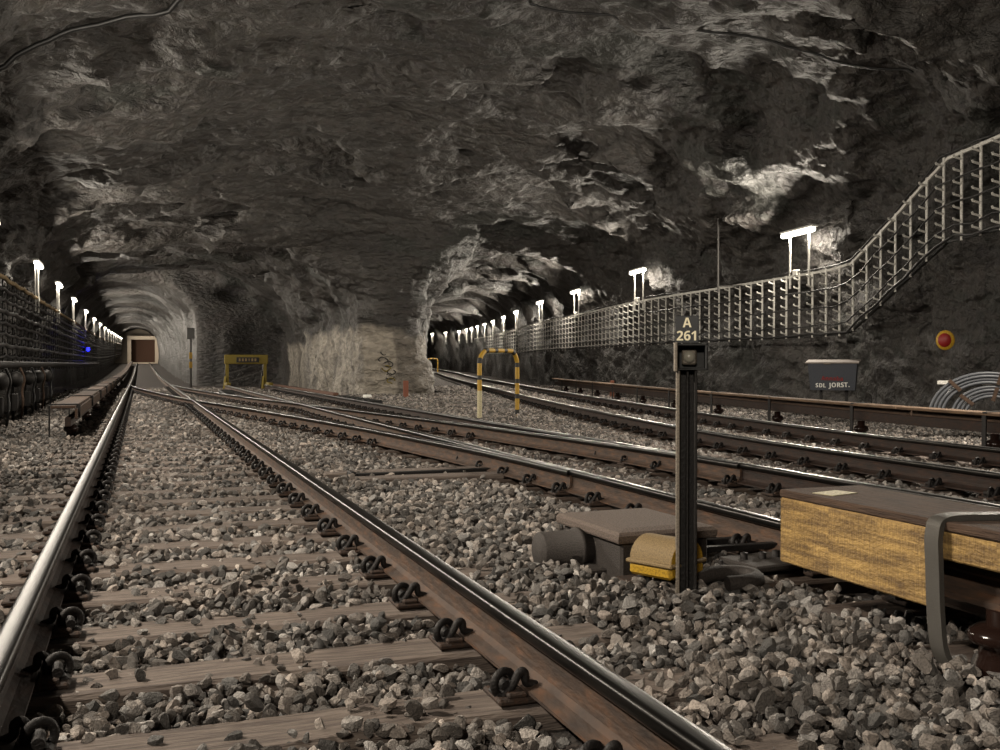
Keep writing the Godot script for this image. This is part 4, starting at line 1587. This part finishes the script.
# ==================================================================== buffer stop
func build_buffer_stop() -> void:
	var o := thing("buffer_stop", "yellow steel buffer stop with a dark plate across its beam", "buffer stop", V(3.9, 0, 39.6))
	for s in [-1, 1]:
		var p := mb()
		bar(p, Vector3(0.72 * s, 0.0, 0.0), Vector3(0.72 * s, 1.35, 0.0), 0.12, 0.10, Vector3.BACK)
		obj("upright", p, M.yellow_dim, o)
		var b := mb()
		bar(b, Vector3(0.72 * s, 1.2, 0.0), Vector3(0.72 * s, 0.05, -1.4), 0.09, 0.09)
		obj("back_stay", b, M.steel_grey, o)
		var f := mb()
		bar(f, Vector3(0.72 * s - 0.06, 0.5, 0.02), Vector3(0.72 * s - 0.14, 0.02, 0.28), 0.08, 0.07)
		obj("front_stay", f, M.yellow_dim, o)
		var sh := mb()
		box(sh, Vector3(0.78 * s, 0.22, 0.9), Vector3(0.16, 0.12, 1.1), Basis.IDENTITY, 0.02)
		obj("rail_shoe", sh, M.yellow_dim, o)
	var bm := mb()
	box(bm, Vector3(0, 1.17, 0.06), Vector3(1.66, 0.36, 0.10), Basis.IDENTITY, 0.02)
	obj("beam", bm, M.yellow_dim, o)
	var pl := mb()
	box(pl, Vector3(0.05, 1.15, 0.12), Vector3(0.86, 0.20, 0.02), Basis.IDENTITY, 0.004)
	var plate := obj("plate", pl, M.black_paint, o)
	for k in 6:
		var st := mb()
		box(st, Vector3(-0.26 + 0.12 * k, 1.15, 0.132), Vector3(0.07 if k != 3 else 0.03, 0.11, 0.006), Basis.IDENTITY, 0.002)
		obj("worn_mark", st, M.yellow_dusty, plate)
	for e in [[-0.66, 1.02, 0.66, 0.62], [-0.66, 0.30, 0.66, 0.72]]:
		var d := mb()
		bar(d, Vector3(e[0], e[3] if e[3] < 0.7 else e[1], -0.02), Vector3(e[2], e[1] if e[3] < 0.7 else e[3], -0.02), 0.06, 0.05)
		obj("brace", d, M.steel_grey, o)

# ==================================================================== things on the right-hand wall and the ground
func build_wall_things() -> void:
	# grit box with scrawls
	var dx := (lampline(15.0) - lampline(14.0))
	var turn := atan2(1.0, dx) - PI / 2
	var o := thing("grit_box", "blue-grey metal box with white and red scrawls hanging on the rock wall", "box", V(11.82, 0.52, 14.7), 0.55 + PI * 0.0)
	o.rotation.y = -0.78
	var bs := mb()
	bs.set_smooth_group(-1)
	var lo := [Vector3(-0.38, 0.0, -0.05), Vector3(0.38, 0.0, -0.05), Vector3(0.38, 0.0, 0.22), Vector3(-0.38, 0.0, 0.22)]
	var hi := [Vector3(-0.42, 0.47, -0.05), Vector3(0.42, 0.50, -0.05), Vector3(0.42, 0.47, 0.30), Vector3(-0.42, 0.47, 0.30)]
	quad(bs, lo[0], lo[1], lo[2], lo[3])
	for k in 4: quad(bs, lo[k], hi[k], hi[(k + 1) % 4], lo[(k + 1) % 4])
	obj("body", bs, M.box_blue_grey, o)
	var ld := mb()
	box(ld, Vector3(0, 0.515, 0.12), Vector3(0.92, 0.025, 0.42), Basis(Vector3.RIGHT, 0.12), 0.006)
	obj("lid", ld, M.lid_pale, o)
	var hp := mb()
	box(hp, Vector3(-0.08, 0.48, 0.335), Vector3(0.12, 0.03, 0.015), Basis.IDENTITY, 0.003)
	obj("hasp", hp, M.lamp_box_grey, o)
	for k in 2:
		var lg := mb()
		bar(lg, Vector3(-0.22 + 0.44 * k, 0.02, 0.0), Vector3(-0.22 + 0.44 * k, -0.62, 0.0), 0.05, 0.05)
		obj("leg", lg, M.steel_dark, o)
	var fnt := SystemFont.new()
	fnt.font_names = PackedStringArray(["Droid Sans"])
	fnt.font_weight = 800
	var front := Basis(Vector3.RIGHT, 0.168)
	for e in [["SDL", -0.20, 0.085, M.white_paint, 0.0016, -0.02], ["JORST.", 0.12, 0.095, M.white_paint, 0.0018, 0.03], ["Annaba", 0.0, 0.21, M.red_paint, 0.0016, -0.03]]:
		var tm := TextMesh.new()
		tm.font = fnt
		tm.text = e[0]
		tm.font_size = 64
		tm.pixel_size = e[4]
		tm.depth = 0.002
		var yy: float = e[2]
		var mi := inst("scrawl", tm, e[3], o, Transform3D(front * Basis(Vector3.BACK, e[5]), Vector3(e[1], yy, 0.225 + yy * 0.17)))
		mi.set_meta("label", "white scrawled letters" if e[3] == M.white_paint else "red scrawled letters")
	# coil of cables hung on the wall
	var c := thing("cable_coil", "arch of thick grey cables strapped together, hung low on the wall", "cable bundle", V(10.62, 0.30, 10.1))
	c.rotation.y = -0.75
	for k in 8:
		var rr := 0.62 - 0.045 * (k % 4) - (0.20 if k >= 4 else 0.0)
		var st := mb()
		var pts := PackedVector3Array()
		for i in 25:
			var a := PI * 1.06 - (PI * 1.12) * i / 24.0
			pts.append(Vector3(cos(a) * rr * 1.15 + (0.05 if k >= 4 else 0.0), sin(a) * rr * 0.92, 0.05 + 0.015 * (k % 2)))
		tube(st, pts, 0.021, 7)
		obj("cable", st, M.cable_grey, c)
	for e in [[2.35, 0.36], [2.25, 0.60], [1.35, 0.36], [1.35, 0.60]]:
		var st := mb()
		var d := Vector3(cos(e[0]) * 1.15, sin(e[0]) * 0.92, 0)
		bar(st, d * (e[1] - 0.14) + Vector3(0, 0, 0.085), d * (e[1] + 0.06) + Vector3(0, 0, 0.085), 0.05, 0.012, Vector3.BACK)
		obj("strap", st, M.board_brown, c)
	var ac := mb()
	bar(ac, Vector3(-0.62, 0.44, 0.02), Vector3(0.5, 0.44, 0.02), 0.04, 0.05)
	obj("hanger", ac, M.rack_steel, c)
	# red hose
	var rh := mb()
	tube(rh, smooth_path([V(9.55, 0.28, 9.9), V(9.75, 0.31, 9.6), V(9.9, 0.29, 9.2), V(10.0, 0.27, 8.7), V(10.05, 0.25, 8.0)], 5), 0.028, 8)
	var h := obj("red_hose", rh, M.red_paint)
	tag(h, "bright red hose lying along the wall below the cable coil", "hose")
	# warning disc
	var w := thing("warning_disc", "round red and yellow warning disc on the broken rock wall", "sign", V(11.75, 1.36, 12.0))
	w.rotation = Vector3(0, -0.75, 0)
	var d1 := mb()
	lathe(d1, [Vector2(0, 0), Vector2(0.13, 0), Vector2(0.135, 0.01), Vector2(0.13, 0.02), Vector2(0, 0.02)], 24, Transform3D(Basis(Vector3.RIGHT, PI / 2).scaled(Vector3(1, 1.15, 1)), Vector3.ZERO))
	obj("rim", d1, M.yellow_paint, w)
	var d2 := mb()
	lathe(d2, [Vector2(0.095, 0.02), Vector2(0.09, 0.032), Vector2(0, 0.034)], 24, Transform3D(Basis(Vector3.RIGHT, PI / 2).scaled(Vector3(1, 1.15, 1)), Vector3(-0.01, 0, 0)))
	obj("disc", d2, M.red_paint, w)
	var d3 := mb()
	bar(d3, Vector3(0, 0, 0), Vector3(0, 0, -0.5), 0.03, 0.03)
	obj("bracket", d3, M.steel_dark, w)
	# conduit down the wall
	var cd := mb()
	tube(cd, PackedVector3Array([V(12.13, 2.6, 19.0), V(12.13, 4.0, 19.0), V(12.13, vault_y(12.13, 19.0) + 0.05, 19.0)]), 0.024, 8)
	bar(cd, V(12.13, 2.72, 19.0), V(12.80, 2.76, 19.0), 0.03, 0.03)
	var co := obj("conduit", cd, M.steel_grey)
	tag(co, "thin vertical conduit coming down the vault to the long rack", "conduit")
	# small marker posts
	for e in [[7.35, 28.2, "by the pillar", 0.16], [13.1, 26.2, "beyond the conductor rail", 0.13]]:
		var mk := thing("marker_post", "short orange marker post standing on the ballast %s" % e[2], "marker", V(e[0], 0, e[1]))
		var p := mb()
		box(p, Vector3(0, 0.2, 0), Vector3(e[3], 0.6, 0.05), Basis.IDENTITY, 0.01)
		obj("board", p, M.orange_paint, mk)
		var s := mb()
		box(s, Vector3(0, -0.1, -0.05), Vector3(0.05, 0.6, 0.04), Basis.IDENTITY, 0.006)
		obj("stake", s, M.steel_dark, mk)
	var wp := mb()
	box(wp, V(6.2, 0.04, 28.2), Vector3(0.22, 0.12, 0.2), Basis(Vector3.UP, 0.5), 0.03)
	var wo := obj("white_block", wp, M.white_paint)
	tag(wo, "small white block lying on ballast in front of the pillar", "block")
	# scrawl on the smooth right-hand face of the pillar
	var gf := thing("pillar_graffiti", "dark and yellowish scrawled loops painted on the smooth pillar face", "graffiti")
	var gr := RandomNumberGenerator.new()
	gr.seed = 12
	for k in 9:
		var pts := PackedVector3Array()
		var gx := 7.30 + gr.randf() * 0.30
		var gy := 0.45 + k * 0.13
		for i in 9:
			var a := TAU * i / 8.0 * 0.8 + k
			var qx := gx + cos(a) * (0.10 + gr.randf() * 0.07)
			var qy := gy + sin(a) * 0.09 + gr.randf() * 0.03
			pts.append(V(qx, qy, pillar_front(qx, qy) - 0.012))
		var st := mb()
		tube(st, smooth_path(Array(pts), 3), 0.018, 5)
		obj("stroke", st, M.black_paint if k % 3 else M.yellow_dim, gf)
	# cables on the vault
	var vc := mb()
	tube(vc, on_vault([Vector2(6.0, 15.0), Vector2(7.4, 14.2), Vector2(8.6, 13.4), Vector2(9.6, 12.8), Vector2(10.4, 12.3), Vector2(11.0, 11.9)], 0.08), 0.022, 7)
	var vo := obj("vault_cable", vc, M.cable_black)
	tag(vo, "black cable hanging across the vault down to the raised rack end", "cable")
	var vl := mb()
	tube(vl, on_vault([Vector2(-2.3, 14.2), Vector2(-1.6, 14.0), Vector2(-0.8, 13.8), Vector2(0.2, 13.4), Vector2(1.2, 12.6), Vector2(2.4, 11.4)], 0.12), 0.035, 7)
	var vlo := obj("vault_cable", vl, M.cable_black)
	tag(vlo, "thick black cable crossing the top left corner of the vault", "cable")

# ==================================================================== services under the left-hand rack
func build_left_services() -> void:
	var st := mb()
	var pts := PackedVector3Array()
	var t := 13.5
	while t < 60.0:
		pts.append(V(-2.15, grade(t) + 0.98, t)); t += 3.0
	tube(st, pts, 0.06, 10)
	var o := obj("service_pipe", st, M.steel_dark)
	tag(o, "grey pipe running level under the dark rack beside the main track", "pipe")
	for k in 5:
		var tt := 17.2 + k * 2.0
		var c := thing("cable_terminal", "round grey cable terminal on a stand under the dark rack, %s from the front" % ORD[k], "terminal", V(-2.1, 0, tt), 0.0, "cable terminals beside the main track")
		var a := mb()
		bar(a, Vector3(0, -0.05, 0), Vector3(0, 0.85, 0), 0.05, 0.05)
		obj("stand", a, M.steel_dark, c)
		var b := mb()
		lathe(b, [Vector2(0, -0.09), Vector2(0.12, -0.08), Vector2(0.14, 0.0), Vector2(0.12, 0.06), Vector2(0.06, 0.10), Vector2(0, 0.11)], 16, Transform3D(Basis(Vector3.BACK, -PI / 2), Vector3(0.08, 0.72, 0.2)))
		obj("drum", b, M.steel_dark, c)
		var d := mb()
		tube(d, smooth_path([Vector3(0.1, 0.92, -0.15), Vector3(0.16, 0.72, -0.22), Vector3(0.12, 0.5, -0.25), Vector3(0.14, 0.3, -0.2), Vector3(0.1, 0.0, -0.2)], 4), 0.022, 7)
		obj("drop_cable", d, M.board_brown if k % 2 else M.cable_black, c)
		var e := mb()
		box(e, Vector3(0.05, 0.32, 0.25), Vector3(0.12, 0.30, 0.16), Basis.IDENTITY, 0.01)
		obj("fuse_box", e, M.steel_dark, c)

# ==================================================================== far end of the main tunnel
func build_far_end() -> void:
	# signal cabinet on a pole at the tunnel mouth
	var s := thing("signal_pole", "thin pole with a grey cabinet and yellow markings at the tunnel mouth", "pole", V(2.12, grade(46.0), 46.0))
	var p := mb()
	tube(p, PackedVector3Array([Vector3(0, -0.1, 0), Vector3(0, 2.2, 0)]), 0.05, 8)
	obj("pole", p, M.steel_grey, s)
	var b := mb()
	box(b, Vector3(0, 2.35, 0), Vector3(0.34, 0.5, 0.2), Basis.IDENTITY, 0.02)
	obj("cabinet", b, M.grey_paint, s)
	for k in 2:
		var y := mb()
		box(y, Vector3(0.0, 0.95 + 0.42 * k, 0.06), Vector3(0.14, 0.28, 0.03), Basis.IDENTITY, 0.006)
		obj("marking", y, M.yellow_paint, s)
	var fw := mb()
	box(fw, V(-0.3, grade(146.0) + 2.5, 146.0), Vector3(8.0, 6.0, 0.4), Basis.IDENTITY, 0.05)
	var fwo := obj("wall_far", fw, M.tile_pale)
	tag(fwo, "pale wall closing the far end of the main tunnel", "wall", "", "structure")
	var g0 := grade(141.0)
	var o := thing("platform_portal", "pale lit portal with a brown curtain at the far end of the main tunnel", "portal", V(0.4, g0, 141.0))
	for sx in [-1, 1]:
		var c := mb()
		box(c, Vector3(1.75 * sx, 1.6, 0), Vector3(0.5, 3.4, 0.5), Basis.IDENTITY, 0.03)
		obj("jamb", c, M.tile_pale, o)
	var li := mb()
	box(li, Vector3(0, 3.45, 0), Vector3(4.0, 0.5, 0.5), Basis.IDENTITY, 0.03)
	obj("lintel", li, M.tile_pale, o)
	var cu := mb()
	box(cu, Vector3(0, 1.6, -2.5), Vector3(3.4, 3.6, 0.1), Basis.IDENTITY, 0.02)
	obj("curtain", cu, M.curtain_brown, o)
	var th := mb()
	box(th, Vector3(0, 0.05, 0.5), Vector3(3.2, 0.18, 0.4), Basis.IDENTITY, 0.02)
	obj("threshold", th, M.tile_pale, o)
